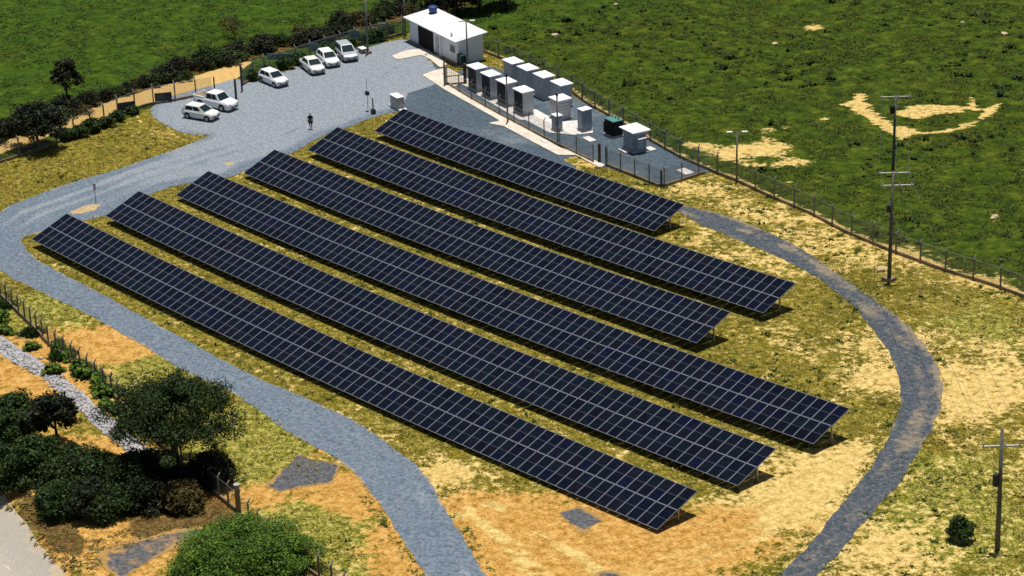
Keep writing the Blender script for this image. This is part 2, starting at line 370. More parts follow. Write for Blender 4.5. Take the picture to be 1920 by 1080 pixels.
def chaikin(P, k=2):
    for _ in range(k):
        Q = np.roll(P, -1, 0); P = np.stack([P*.75+Q*.25, P*.25+Q*.75], 1).reshape(-1, 2)
    return P
ISLAND = chaikin(ISLAND); OUTER = chaikin(OUTER)
PAD = poly([(765, 175), (805, 163), (835, 150), (880, 125), (900, 119), (1068, 178), (1215, 264), (1337, 322), (1240, 352), (1130, 311), (1082, 291), (1055, 300), (1090, 316), (1060, 316), (960, 282), (860, 246), (752, 210)])
FENCE_R = [(905, 97), (985, 128), (1068, 170), (1100, 195), (1160, 228), (1215, 262), (1275, 296), (1335, 322), (1380, 340), (1440, 368), (1520, 402), (1580, 434), (1665, 470), (1760, 505), (1860, 536), (1920, 558), (2060, 608), (2300, 690)]
fr = poly(FENCE_R)
SITE = np.concatenate([fr, poly([(2300, 1500), (600, 1400), (-300, 900), (-300, 330), (-150, 300), (0, 305), (100, 268), (200, 236), (275, 208), (335, 190), (450, 160), (550, 125), (690, 92), (765, 62), (810, 10), (905, 60)])])
LOWLEFT = poly([(-200, 560), (0, 555), (110, 655), (215, 740), (330, 865), (445, 962), (580, 1075), (760, 1250), (300, 1500), (-400, 1200)])
DIRT = poly([(-60, 285), (0, 262), (40, 254), (108, 228), (180, 200), (290, 165), (380, 140), (445, 117), (478, 112), (456, 132), (445, 148), (400, 162), (330, 178), (250, 202), (190, 222), (110, 247), (45, 273), (-60, 312)])
PIT = [[(1577, 199), (1605, 174), (1628, 176), (1626, 190), (1650, 215), (1672, 240), (1700, 238), (1722, 248), (1690, 262), (1665, 250), (1630, 228), (1605, 208)],
       [(1680, 208), (1720, 196), (1790, 196), (1830, 202), (1800, 210), (1750, 216), (1720, 222), (1690, 222)],
       [(1712, 240), (1740, 246), (1790, 238), (1830, 222), (1850, 205), (1880, 192), (1870, 206), (1845, 222), (1810, 240), (1760, 252), (1720, 252)], [(1815, 180), (1832, 182), (1830, 208), (1812, 205)]]
PIT = [poly(p) for p in PIT]
# blobs: (px, py, radius m, bare, lush, orange)
BLOBS = [(1380, 378, 3, .42, 0, 0), (1450, 408, 3, .5, 0, 0), (1530, 446, 3, .5, 0, 0), (1600, 482, 3, .45, 0, .1), (1680, 700, 3.0, .75, 0, 0), (1660, 640, 2.5, .55, 0, 0), (1640, 720, 3, .3, 0, 0), (1590, 640, 4, .25, 0, 0),
         (1840, 660, 4, .48, .1, 0), (1830, 740, 4, .52, .1, 0), (1800, 780, 3.5, .40, .1, 0), (1900, 720, 4, .36, .2, 0), (1760, 620, 4, .1, .2, 0), (1830, 590, 6, -.15, .35, 0), (1900, 640, 4, 0, .3, 0),
         (1530, 880, 4, .6, 0, .15), (1580, 860, 3, .6, 0, .1), (1500, 930, 4, .65, 0, .15), (1450, 990, 4, .55, 0, .25), (1330, 1010, 4, .3, 0, .5), (1280, 1040, 4, .35, 0, .8), (1370, 940, 3, .1, .1, 0),
         (1000, 1020, 6, .75, 0, .9), (1100, 1030, 5, .75, 0, .8), (930, 1000, 4, .7, 0, .9), (1170, 1040, 5, .65, 0, .8), (900, 960, 3, .6, 0, .6), (1200, 1010, 3, .5, 0, .6), (1000, 1080, 6, .75, 0, .95),
         (820, 890, 2.5, .7, 0, .2), (850, 880, 2, .6, 0, .1), (900, 900, 3, -.1, .1, 0), (960, 930, 4, -.15, .15, 0), (1000, 960, 3, .2, .1, .3),
         (210, 640, 3.2, .85, 0, .75), (250, 660, 2.5, .7, 0, .7), (170, 645, 3, .75, 0, .75), (290, 690, 2.5, -.3, .7, 0), (240, 700, 3, -.2, .75, 0), (110, 580, 3, -.3, .6, 0), (60, 565, 2.5, -.2, .6, 0), (150, 610, 2, -.1, .5, 0), (320, 700, 2.5, -.2, .8, 0),
         (490, 800, 3.5, -.4, .8, 0), (450, 790, 3, -.4, .8, 0), (520, 840, 2.5, -.3, .7, 0), (480, 860, 3, -.3, .8, 0), (430, 840, 3, -.3, .8, 0), (400, 880, 3, -.2, .8, 0), (500, 930, 2.5, .6, 0, .5), (470, 930, 2, .3, .2, .5),
         (640, 905, 2.5, .8, 0, .85), (700, 950, 2.5, .8, 0, .8), (740, 1020, 2.5, .8, 0, .8), (770, 1075, 2.5, .8, 0, .8), (600, 840, 2, .7, 0, .8), (660, 930, 2.5, .7, 0, .8), (570, 960, 3.5, -.2, .8, 0), (620, 1000, 4, -.2, .85, 0), (650, 1060, 3.5, -.1, .8, 0), (560, 1010, 3, -.1, .8, 0), (700, 1010, 2, .2, .5, .5),
         (170, 270, 6, -.3, .05, 0), (60, 330, 6, -.3, .1, 0), (280, 240, 4, .15, 0, .1), (300, 260, 3, .25, 0, .3), (230, 300, 5, -.3, .1, 0), (120, 320, 5, -.2, .05, 0), (390, 255, 2, .2, 0, .2),
         (155, 392, 1.2, .9, 0, .3), (430, 308, 1.0, .95, 0, .3), (1720, 480, 4, .15, .1, 0), (1800, 530, 4, .1, .1, 0), (1750, 900, 4, .05, .45, 0), (1800, 960, 5, .05, .45, 0), (1850, 1050, 5, .15, .35, 0), (1700, 1000, 4, .1, .35, 0), (1640, 1050, 3, .6, 0, .15), (1900, 860, 4, .25, .3, 0), (1700, 860, 2, -.1, .6, 0), (1650, 1000, 2, .3, .3, 0),
         (1560, 720, 4, -.1, .2, 0), (1530, 600, 4, -.1, .15, 0), (1450, 620, 3, .25, .1, 0), (1420, 560, 3, -.1, .1, 0), (1650, 780, 2.5, -.3, .4, 0), (1340, 450, 3, .35, 0, 0), (1400, 480, 3, .45, 0, 0), (1300, 440, 2.5, .0, .1, 0), (1470, 510, 3, .4, 0, 0), (1270, 360, 3, .2, 0, .1), (1200, 340, 2.5, .05, 0, .1), (1100, 305, 1.5, .5, 0, .5), (1320, 350, 3, .4, 0, .1),
         (1400, 278, 1.6, .95, 0, .2), (1440, 284, 1.8, .9, 0, .1), (1350, 285, 1.5, .9, 0, .3), (1380, 298, 1.6, .9, 0, .2), (1320, 275, 1.2, .8, 0, .3), (1470, 276, 1.3, .7, 0, .1), (1440, 262, 1.1, .8, 0, .1), (1480, 302, 1.2, .8, 0, .1), (1510, 306, 1.3, .8, 0, .1), (1450, 310, 1.0, .7, 0, .1), (1415, 310, 1.1, .7, 0, .1), (1290, 270, 1.2, .8, 0, .2), (1475, 342, .8, .9, 0, .1), (1440, 245, 1, .8, 0, .2), (1525, 52, 1.4, 1.1, 0, 0), (1545, 222, .7, .9, 0, 0), (1478, 240, .7, .8, 0, 0), (1860, 412, .6, .8, 0, 0), (1700, 465, 2, .4, 0, 0), (1740, 485, 2, .5, 0, 0), (1840, 520, 2, .5, 0, 0), (1890, 535, 2.5, .5, 0, 0),
         (60, 720, 4, .8, 0, .9), (20, 700, 4, .8, 0, .9), (130, 860, 4, .8, 0, .9), (190, 850, 3, .85, 0, .8), (60, 790, 3, .5, .1, .9), (200, 760, 2, .6, .1, .7), (90, 640, 2.5, .6, .1, .7), (110, 680, 2.5, .75, 0, .9), (60, 640, 2, .6, .1, .8), (150, 720, 2, .5, .3, .7), (40, 590, 2.5, .2, .6, .4), (250, 860, 2, .7, 0, .9), (260, 990, 3, .6, .1, .8), (240, 1010, 3, .7, .1, .8), (300, 1040, 4, .8, 0, .9), (180, 1000, 3, .5, 0, 1.), (60, 960, 3, .45, .1, 1.2), (110, 1000, 2.5, .4, .1, 1.2), (150, 1045, 2.5, .4, 0, 1.2), (20, 930, 1.5, .8, 0, .4), (90, 1030, 1.5, .8, 0, .4), (350, 940, 4, .4, 0, 1.2), (330, 970, 3, .3, 0, 1.2), (20, 900, 3, .4, .1, 1.), (440, 1010, 2, .6, .1, .6)]
BLOBW = [(at(b[0], b[1]), b) for b in BLOBS]
SOIL_AND_SHADE = [poly(p) for p in ([(200, 880), (270, 880), (340, 890), (420, 940), (440, 975), (330, 990), (270, 1005), (230, 960)], [(10, 908), (50, 925), (110, 980), (165, 1035), (150, 1055), (110, 1025), (65, 975), (25, 930)])]  # tree shade painted over brown weeds, then the bank's own brown soil
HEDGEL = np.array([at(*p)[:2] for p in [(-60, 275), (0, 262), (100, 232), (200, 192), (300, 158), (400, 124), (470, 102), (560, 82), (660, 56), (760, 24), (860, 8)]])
TRKS = [(np.array([at(*q)[:2] for q in L_]), k_) for L_, k_ in [([(850, 965), (920, 1000), (985, 1075)], 1), ([(880, 955), (960, 1000), (1040, 1080)], 1), ([(920, 945), (1000, 985), (1110, 1060), (1130, 1085)], 1), ([(865, 980), (935, 1040), (960, 1085)], -1), ([(905, 960), (985, 1010), (1060, 1080)], -1), ([(960, 960), (1060, 1010), (1180, 1060)], -.8), ([(1130, 1075), (1260, 1045), (1420, 985), (1540, 900)], .6), ([(1180, 1085), (1300, 1055), (1440, 1000), (1570, 900)], .6)]]
# ------------------------------------------------------------------ ground
def zones(x, y):
    n1 = (vnoise(x, y, 3.0, 5)-.5); n2 = (vnoise(x, y, 1.1, 6)-.5)
    sdS = sd_poly(x, y, SITE); past = sstep(-.5, .5, sdS+n2*1.2)
    bare = np.full(x.shape, .175)+n1*.25; lush = np.zeros(x.shape); orange = np.full(x.shape, .08)
    sdL = sd_poly(x, y, LOWLEFT); ll = sstep(.5, -.5, sdL); orange += ll*.5; bare += ll*.05; lush += ll*(vnoise(x, y, 2.5, 17)-.35)*1.2; bare -= ll*sstep(.5, .8, vnoise(x, y, 2.2, 18))*.6
    # away from the panels on the right the grass is paler
    lush += sstep(.0, 8., sd_poly(x, y, OUTER))*(1-ll)*.12
    for P in PIT: bare = np.maximum(bare, sstep(.9, -.3, sd_poly(x, y, P)+n2*.8)*.84)
    bare = np.where(past > .5, np.where(bare > .6, bare, 0), bare)
    for P, b in BLOBW:
        w = np.exp(-((x-P.x)**2+(y-P.y)**2)/(b[2]**2)*.8)
        bare += b[3]*w*.78; lush += b[4]*w; orange += b[5]*w
    bare += np.where(past > .4, sstep(1.3, .5, sd_line(x, y, fr))*.75, 0)
    orange = np.clip(orange, 0, 1.0)
    for P, k_ in TRKS: dl = sd_line(x, y, P)+n2*.5; bare += sstep(.9, .2, dl)*.25*k_; orange += sstep(.9, .25, dl)*-.8*k_
    soil_and_shade = np.zeros(x.shape)
    for P in SOIL_AND_SHADE: soil_and_shade = np.maximum(soil_and_shade, sstep(.9, -.9, sd_poly(x, y, P)+n1*1.5))
    soil_and_shade = np.maximum(soil_and_shade, sstep(2.6, 1.0, sd_line(x, y, HEDGEL)+n1*1.2)*.95)  # shade of the hedge bank painted in as a dark brown band
    bright = sstep(-6, 6, -(x+22)+ (y-60)*.25 + n1*4)*past
    return past, bare, lush, np.clip(orange, 0, 1.3), bright, soil_and_shade
def axis(lo, hi, step, far):
    a = list(np.arange(lo, hi+step, step)); d = step; x = a[-1]
    while x < far: d *= 1.6; x += d; a.append(x)
    d = step; x = a[0]; pre = []
    while x > -far: d *= 1.6; x -= d; pre.append(x)
    return np.array(pre[::-1]+a)
gx = axis(-88, 122, .6, 2500); gy = axis(-52, 142, .6, 2500)
GX, GY = np.meshgrid(gx, gy, indexing='ij'); nx, ny = GX.shape
gv = np.stack([GX.ravel(), GY.ravel(), (Hn(np.clip(GX, -200, 220), GY)+(vnoise(GX, GY, 7, 1)-.5)*.10*sstep(0, 4, sd_poly(GX, GY, np.array([(-5, -5), (90, -5), (90, 60), (-5, 60)])))*0).ravel()], -1)
I, J = np.meshgrid(np.arange(nx-1), np.arange(ny-1), indexing='ij'); q = (I*ny+J).ravel()
gme = npmesh('ground', gv, np.stack([q, q+ny, q+ny+1, q+1], -1), smooth=True)
for k, a in zip(('pasture', 'bare', 'lush', 'orange', 'bright', 'soil_and_shade'), zones(GX.ravel(), GY.ravel())):
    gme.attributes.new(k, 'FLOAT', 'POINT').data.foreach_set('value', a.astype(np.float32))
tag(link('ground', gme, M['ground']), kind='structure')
# ------------------------------------------------------------------ roads, tracks and paths
cutR = poly([(1215, 372), (1283, 330), (2400, 300), (2400, 1500), (1180, 1500), (1180, 1240), (1500, 700), (1215, 430)])
def loop_sd(x, y): return np.maximum(sd_poly(x, y, OUTER), -sd_poly(x, y, ISLAND))
RUTL = np.array([at(*q)[:2] for q in [(850, 1085), (810, 1020), (780, 960), (745, 900), (700, 855), (640, 820), (570, 790), (500, 755), (420, 715), (330, 680), (250, 645), (170, 600), (80, 545), (22, 490), (12, 430), (60, 400), (160, 365), (260, 325), (380, 290), (480, 260), (560, 220), (640, 175), (720, 120)]])
YARDL = [np.array([at(*q)[:2] for q in L_]) for L_ in [[(446, 208), (520, 216), (600, 205), (700, 165), (750, 130)], [(540, 172), (575, 200), (560, 235), (470, 268), (380, 296)], [(600, 145), (640, 165), (650, 195), (590, 235), (500, 275)], [(655, 120), (700, 135), (760, 130)], [(425, 215), (450, 235), (420, 265), (330, 300)]]]
def ruts(x, y):
    d = sd_line(x, y, RUTL); k = .35+.65*vnoise(x, y, 6, 12)
    o = (np.exp(-((d-.95)/.32)**2)*.55-np.exp(-(d/.4)**2)*.28-np.exp(-((d-1.75)/.4)**2)*.28)*k
    for L_ in YARDL: d = sd_line(x, y, L_); o += (np.exp(-((d-.8)/.28)**2)*-.30+np.exp(-(d/.4)**2)*.12)*k
    return o
pA, pB = at(150, 480), at(560, 180)
def pale(x, y):
    t = ((x-pA.x)*(pB.x-pA.x)+(y-pA.y)*(pB.y-pA.y))/((pB-pA).length**2); return np.clip(np.clip(t*1.25+.05, 0, 1)+ruts(x, y)+(vnoise(x, y, 4, 15)-.5)*.35-.75*sstep(2.4, .3, np.abs(sd_poly(x, y, ISLAND)))*(x < 30)-.55*sstep(1.6, .3, np.abs(sd_poly(x, y, OUTER)))*(.3+vnoise(x, y, 5, 16))*(y < 32), -.35, 1.2)
RSPOT = [(at(*q), r_) for q, r_ in [((140, 398), .7), ((158, 393), .8), ((176, 387), .7), ((430, 308), .8), ((165, 392), .7)]]
bb = bbox(OUTER)
sdpad = lambda x, y: sd_poly(x, y, PAD)
sheet('gravel_road', lambda x, y: np.maximum(np.maximum(loop_sd(x, y)+rag(.24, .8)(x, y), -sd_poly(x, y, cutR)), -sdpad(x, y)), bb, .4, .03, M['gravel'],
      {'pale': pale, 'dirt': lambda x, y: -.1+.62*sstep(.75, .0, np.abs(loop_sd(x, y)))*(y < 25)+sum(1.0*np.exp(-((x-P.x)**2+(y-P.y)**2)/r_**2) for P, r_ in RSPOT)})
trc = [at(*p) for p in [(1283, 398), (1400, 436), (1500, 478), (1590, 540), (1660, 610), (1715, 680), (1728, 750), (1710, 810), (1640, 920), (1560, 1010), (1490, 1082)]]
trc = np.array([p[:2] for p in trc])
DIRTY = [(1735, 700, 1.4), (1745, 728, 1.2), (1715, 760, 1.6), (1740, 785, 1.4), (1700, 800, 1.4), (1735, 640, 1.5), (1690, 620, 1.4), (1640, 880, 1.2), (1720, 830, 1.5), (1560, 505, 1.5), (1480, 465, 1.5), (1400, 430, 1.5), (1650, 580, 1.6), (1690, 680, 1.2)]
DW = [(at(a, b), r_) for a, b, r_ in DIRTY]
def trackdirt(x, y):
    d = sd_line(x, y, trc); e = np.abs(loop_sd(x, y))
    v = .31+.30*sstep(1.3, .2, e)-.42*np.exp(-((d-.95)/.5)**2)+.16*sstep(2.6, 1.2, np.abs(sd_poly(x, y, OUTER)))
    for P, r_ in DW: v += .30*np.exp(-((x-P.x)**2+(y-P.y)**2)/r_**2)
    return v+(vnoise(x, y, 3, 19)-.5)*.3
sheet('gravel_track', lambda x, y: np.maximum(loop_sd(x, y)+rag(.28, .8)(x, y), sd_poly(x, y, cutR)), bb, .4, .03, M['track'], {'dirt': trackdirt, 'pale': lambda x, y: x*0+.05})
sheet('gravel_pad', lambda x, y: sdpad(x, y)+rag(.3)(x, y), bbox(PAD), .5, .034, M['pad'], {'dirt': lambda x, y: x*0+.12, 'pale': lambda x, y: vnoise(x, y, 5, 9)*.5})
for nm, pts, mm in [('gravel_patch', [(556, 850), (530, 880), (500, 912), (522, 926), (580, 912), (626, 906), (640, 870), (600, 862)], 'patch'), ('gravel_patch', [(1042, 962), (1085, 950), (1110, 962), (1137, 977), (1092, 998), (1062, 982)], 'patch'),
                    ('gravel_patch', [(700, 92), (740, 76), (768, 72), (790, 90), (760, 95), (730, 104)], 'pad'), ('gravel_patch', [(742, 115), (790, 105), (806, 113), (832, 130), (792, 141), (768, 130)], 'pad'), ('gravel_patch', [(1115, 1078), (1135, 1070), (1160, 1074), (1170, 1090), (1125, 1092)], 'patch'), ('access_track', [(188, 1036), (236, 1016), (300, 1000), (410, 984), (424, 987), (372, 1008), (320, 1034), (262, 1068), (225, 1090), (196, 1070)], 'patch')]:
    P = poly(pts); sheet(nm, lambda x, y, P=P: sd_poly(x, y, P)+rag(.55, 1.6)(x, y), bbox(P), .25, .026, M[mm], {'dirt': lambda x, y, P=P: (.55 if nm == 'access_track' else .22)+.75*sstep(.45, .0, -sd_poly(x, y, P))*(mm == 'patch'), 'pale': lambda x, y: x*0})
sheet('dirt_road', lambda x, y: sd_poly(x, y, DIRT)+rag(.5)(x, y), bbox(DIRT), .5, .028, M['dirt'], {'dirt': lambda x, y: vnoise(x, y, 2.5, 2)*.7, 'pale': lambda x, y: x*0})
PAVED = poly([(-260, 660), (-60, 850), (0, 922), (45, 978), (100, 1050), (170, 1150), (240, 1260), (-100, 1400), (-500, 1000)])
sheet('paved_road', lambda x, y: sd_poly(x, y, PAVED)+rag(.25)(x, y), bbox(PAVED), .6, .03, M['paved'], {'dirt': lambda x, y: np.clip(.85+sd_poly(x, y, PAVED)*.55, -.5, .95), 'pale': lambda x, y: x*0})
lm = poly([(-60, 965), (0, 1045), (28, 1085), (70, 1150)])
sheet('road_marking', lambda x, y: sd_line(x, y, lm)-.11, bbox(lm), .2, .036, M['cream'], skirt=.004)
for pts in [[(735, 106), (760, 96), (792, 92), (815, 100), (838, 122), (826, 128), (806, 112), (790, 104), (770, 108), (745, 113)],
            [(792, 142), (815, 133), (838, 128), (880, 150), (885, 168), (862, 158), (850, 165), (872, 178), (900, 195), (960, 228), (1052, 279), (1075, 284), (1135, 311), (1125, 316), (1080, 292), (1058, 292), (1046, 292), (945, 238), (915, 232), (938, 228), (880, 195), (835, 170)]]:
    P = poly(pts); sheet('concrete_path', lambda x, y, P=P: sd_poly(x, y, P), bbox(P), .25, .10, M['concrete'], skirt=.12)
SLABP = poly([(893, 178), (900, 170), (985, 208), (1005, 206), (1048, 230), (1090, 226), (1110, 238), (1112, 250), (1075, 254), (1030, 250), (985, 226), (975, 226)])
sheet('equipment_slab', lambda x, y: sd_poly(x, y, SLABP), bbox(SLABP), .25, .09, M['slab'])
RUB = np.array([at(*p)[:2] for p in [(-60, 600), (0, 645), (60, 685), (120, 725), (170, 770), (215, 810), (260, 845), (300, 868)]])
sheet('stone_drain', lambda x, y: sd_line(x, y, RUB)-.68+rag(.5)(x, y), bbox(RUB), .35, .03, M['rubble'], {'dirt': lambda x, y: x*0+.05, 'pale': lambda x, y: x*0})
# ------------------------------------------------------------------ solar tables
PX, NSL, TILT, LS = 1.154*S, 2, R(20.475), 4.7278*S
H0 = .75*S
ROWS = [(0, -.0206, 80, (.113, -.370)), (9.1224, -.336, 80, (.052, -.098)), (18.2551, -.672, 80, (-.187, .210)), (27.4281, -1.022, 61, (-.176, .218)), (36.6437, -1.510, 61, (.044, .161)), (45.8655, -1.003, 40, (.086, -.052))]
pw, pl = PX-.014, LS/2-.012
def panel_geo(cx=0, cy=0):
    b = MB(); w, l, fr, t = pw/2, pl/2, .036, .035
    x0, x1, y0, y1 = cx-w, cx+w, cy-l, cy+l
    # frame: four bars; glass in two half fields; mid gap
    b.box(x0, x1, y0, y0+fr, -t, .004, 1); b.box(x0, x1, y1-fr, y1, -t, .004, 1)
    b.box(x0, x0+fr, y0+fr, y1-fr, -t, .004, 1); b.box(x1-fr, x1, y0+fr, y1-fr, -t, .004, 1)
    for a, c in ((y0+fr, cy-.018), (cy+.018, y1-fr)): b.add([(x0+fr, a, 0), (x1-fr, a, 0), (x1-fr, c, 0), (x0+fr, c, 0)], [(0, 1, 2, 3)], 0)
    b.add([(x0+fr, cy-.018, 0), (x1-fr, cy-.018, 0), (x1-fr, cy+.018, 0), (x0+fr, cy+.018, 0)], [(0, 1, 2, 3)], 2)
    b.add([(x0+fr, y0+fr, -.03), (x1-fr, y0+fr, -.03), (x1-fr, y1-fr, -.03), (x0+fr, y1-fr, -.03)], [(3, 2, 1, 0)], 3)
    return b
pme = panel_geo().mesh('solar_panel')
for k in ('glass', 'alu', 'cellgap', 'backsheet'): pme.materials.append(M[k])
ROWLAB = ['long front row of dark blue solar panels nearest the curving gravel road',
          'long row of dark blue solar panels directly behind the front row', 'long row of dark solar panels, third from the front, ending nearest the track bend',
          'medium row of solar panels, fourth from the front, ending short of the row behind it', 'medium row of solar panels, second from the fenced equipment yard',
          'shortest row of solar panels, at the back beside the concrete path and equipment yard']
ct, st = math.cos(TILT), math.sin(TILT)
for ri, (ry, rx, n, zo) in enumerate(ROWS):
    ry *= S; rx *= S; zo = (zo[0]*S, zo[1]*S)
    def zr(x, rx=rx, n=n, zo=zo):
        s = (x-rx)/(n*PX); X = min(max(x+3.5, 0), 91.); return CV*X*X+zo[0]*(1-s)+zo[1]*s+H0
    root = empty('solar_table', (rx, ry, H(rx, ry)))
    tag(root, ROWLAB[ri], 'solar array', 'rows of solar panels')
    rz = root.location.z
    stuff = MB()
    for i in range(n):
        x = rx+(i+.5)*PX; z = zr(x); sl = math.atan((zr(x+.5)-zr(x-.5)))
        for j in (0, 1):
            d = (j+.5)*LS/2
            loc = Vector((x-rx, d*ct, z+d*st-rz))
            Rm = Matrix.Rotation(-sl+random.gauss(0, .004), 4, 'Y') @ Matrix.Rotation(TILT+random.gauss(0, .006), 4, 'X')
            if i >= n-50:
                o = bpy.data.objects.new('solar_panel', pme); COL.objects.link(o); o.parent = root; o.location = loc; o.rotation_euler = Rm.to_euler()
            else:
                g = panel_geo(); Mx = Matrix.Translation(loc) @ Rm
                off = len(stuff.v); stuff.v += [tuple(Mx @ Vector(v)) for v in g.v]; stuff.f += [tuple(off+k for k in f) for f in g.f]; stuff.m += g.m
    if stuff.v:
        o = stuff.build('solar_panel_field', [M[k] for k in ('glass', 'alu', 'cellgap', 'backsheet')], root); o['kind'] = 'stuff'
    for frac in (.12, .38, .62, .88):
        d = frac*LS; pts = [(x-rx, d*ct+.09*st, zr(x)+d*st-rz-.09*ct) for x in np.linspace(rx+.05, rx+n*PX-.05, 22)]
        MB().tube(pts, .035, 4).build('purlin', M['galv'], root)
    npost = round(n/4)+1
    for k in range(npost):
        x = rx+.35+(n*PX-.7)*k/(npost-1); z = zr(x)-rz; d = .60*LS
        gz = H(x, ry)-rz
        MB().box(x-rx-.06, x-rx+.06, d*ct-.05, d*ct+.05, gz-.3, z+d*st-.16).build('support_post', M['galv'], root)
        MB().tube([(x-rx, .06*LS*ct+.15*st, z+.06*LS*st-.15*ct), (x-rx, .94*LS*ct+.15*st, z+.94*LS*st-.15*ct)], .04, 4).build('rafter', M['galv'], root)
        MB().tube([(x-rx, d*ct, gz+.5), (x-rx, .25*LS*ct, z+.25*LS*st-.16)], .025, 4).build('brace', M['galv'], root)
# ------------------------------------------------------------------ fences
def walk(pts, step):
    """points every step metres along a ground polyline, with bearing"""
    P = [at(*p) for p in pts]; out = []; carry = 0.0
    for a, b in zip(P, P[1:]):
        d = (b-a).xy.length; t = carry
        while t < d: q = a.lerp(b, t/d); out.append((q.x, q.y, math.atan2(b.y-a.y, b.x-a.x))); t += step
        carry = t-d
    return out
def fence(label, pts, h=1.9, step=3.0, group=None, kerb=True, postr=.055, mesh=True, kerbh=.28, postmat='post'):
    P = walk(pts, step); fine = walk(pts, 1.0); x0, y0 = P[0][:2]; z0 = H(x0, y0)
    root = empty('wire_fence', (x0, y0, z0)); tag(root, label, 'fence', group)
    for x, y, a in P[:100]:
        z = H(x, y)-z0; b = MB(); r = postr
        b.box(-r, r, -r, r, -.4, h); b.add([(-r, -r, h), (r, -r, h), (r, r, h), (-r, r, h), (-r+.0, -r+.22, h+.28), (r, -r+.22, h+.28), (r, r+.16, h+.28), (-r, r+.16, h+.28)], [(4, 5, 6, 7), (0, 1, 5, 4), (1, 2, 6, 5), (2, 3, 7, 6), (3, 0, 4, 7)])
        b.build('fence_post', M[postmat], root, (x-x0, y-y0, z), (0, 0, a))
    if mesh:
        v = []; uv = []; f = []
        for i, (x, y, a) in enumerate(fine):
            z = H(x, y)-z0; v += [(x-x0, y-y0, z+.05), (x-x0, y-y0, z+h-.05)]; uv += [(i, .05), (i, h-.05)]
        for i in range(len(fine)-1): f.append((2*i, 2*i+2, 2*i+3, 2*i+1))
        me = bpy.data.meshes.new('wire_mesh'); me.from_pydata(v, [], f); L = me.uv_layers.new()
        for l in me.loops: L.data[l.index].uv = uv[l.vertex_index]
        link('wire_mesh', me, M['mesh'], root)
    MB().tube([(x-x0, y-y0, H(x, y)-z0+h-.04) for x, y, a in fine[::3]], .012, 4).build('top_wire', M['galv'], root)
    if kerb:
        b = MB(); v = []; f = []
        for x, y, a in fine:
            nxx, nyy = -math.sin(a)*.07, math.cos(a)*.07; z = H(x, y)-z0
            v += [(x-x0-nxx, y-y0-nyy, z-.2), (x-x0-nxx, y-y0-nyy, z+kerbh), (x-x0+nxx, y-y0+nyy, z+kerbh), (x-x0+nxx, y-y0+nyy, z-.2)]
        for i in range(len(fine)-1):
            for k in range(3): f.append((4*i+k, 4*i+4+k, 4*i+5+k, 4*i+1+k))
        b.add(v, f).build('kerb', M['kerb'], root)
    return root
fence('long chain-link fence on a low kerb between the dry yard and the green pasture', FENCE_R, 1.9, 3.0, 'site fences')
fence('chain-link fence along the dark gravel equipment yard, facing the shortest panel row', [(838, 158), (880, 184), (930, 212), (1045, 272), (1118, 307)], 1.9, 3.0, 'site fences', postr=.04)
fence('chain-link fence closing the pointed corner of the dark gravel equipment yard', [(1137, 311), (1240, 352), (1290, 336), (1335, 321)], 1.9, 2.2, 'site fences', postr=.04)
fence('leaning old fence beside the stone drain, running under the big tree', [(-60, 505), (0, 555), (55, 608), (92, 648), (150, 692), (212, 742), (330, 868), (400, 925), (445, 962)], 1.7, 1.55, 'site fences', kerbh=.35)
fence('lower fence with slim posts climbing from the thick corner post past the bright green clump', [(450, 966), (497, 1012), (580, 1072), (660, 1130), (800, 1230)], 1.7, 1.7, 'site fences')
fence('fence along the dry grass slope and the tan dirt road, left of the gate', [(-60, 335), (0, 306), (70, 283), (165, 247), (220, 218), (275, 198), (322, 191), (365, 182), (402, 176)], 2.0, 2.4, 'site fences')
fence('overgrown fence behind the row of parked cars', [(456, 160), (490, 140), (545, 124), (615, 102), (675, 84), (735, 70), (764, 62)], 2.0, 2.2, 'site fences')
def post_thing(name, label, cat, p, h, r=.09, m='post', group=None, cap=None):
    P = at(*p); root = empty(name, P); tag(root, label, cat, group)
    MB().tube([(0, 0, -.4), (0, 0, h*.6), (0, 0, h)], [r, r*.95, r*.9], 8).build('post', M[m], root)
    if cap: MB().lathe([(r*1.15, h-.02), (r*1.15, h+.05), (r*.5, h+.12)], 8).build('post_cap', M[cap], root)
    return root
post_thing('corner_post', 'thick pale-topped fence corner post by the bright green clump', 'post', (448, 964), 2.3, .20, 'kerb', cap='stone')
post_thing('gate_post', 'dark gate post standing behind the parked white pickup, left one of the gate', 'post', (403, 176), 1.9, .08, 'darkmetal')
post_thing('gate_post', 'dark gate post at the open gravel entrance, just right of the white pickup', 'post', (443, 187), 2.3, .13, 'darkmetal')
post_thing('gate_post', 'tall dark gate post nearest the lone white hatchback at the entrance', 'post', (454, 172), 3.1, .10, 'darkmetal')
post_thing('yard_post', 'stout dark post at the break in the equipment yard fence, nearer the concrete path', 'post', (1124, 304), 1.9, .15, 'rust')
post_thing('yard_post', 'stout green-grey post at the break in the equipment yard fence, nearer the kiosk', 'post', (1137, 309), 1.9, .13, 'dgreen')
post_thing('yard_post', 'dark post at the lowest corner of the equipment yard fence', 'post', (1240, 352), 1.75, .11, 'darkmetal')
MB  # gate leaf of the yard (rusty frame with dark bars)
G0, G1 = at(836, 160), at(870, 157)
groot = empty('yard_gate', G0, math.atan2(G1.y-G0.y, G1.x-G0.x)); tag(groot, 'rusty framed yard gate between a lamp pole and the first dark cabinet', 'gate')
gl = (G1-G0).xy.length
fb = MB()
for a, b_ in (((0, 0, .1), (0, 0, 2.0)), ((gl, 0, .1), (gl, 0, 2.0)), ((0, 0, .15), (gl, 0, .15)), ((0, 0, 2.0), (gl, 0, 2.0)), ((0, 0, 1.0), (gl, 0, 1.0))): fb.tube([a, b_], .055, 6)
fb.build('gate_frame', M['rust'], groot)
gb = MB()
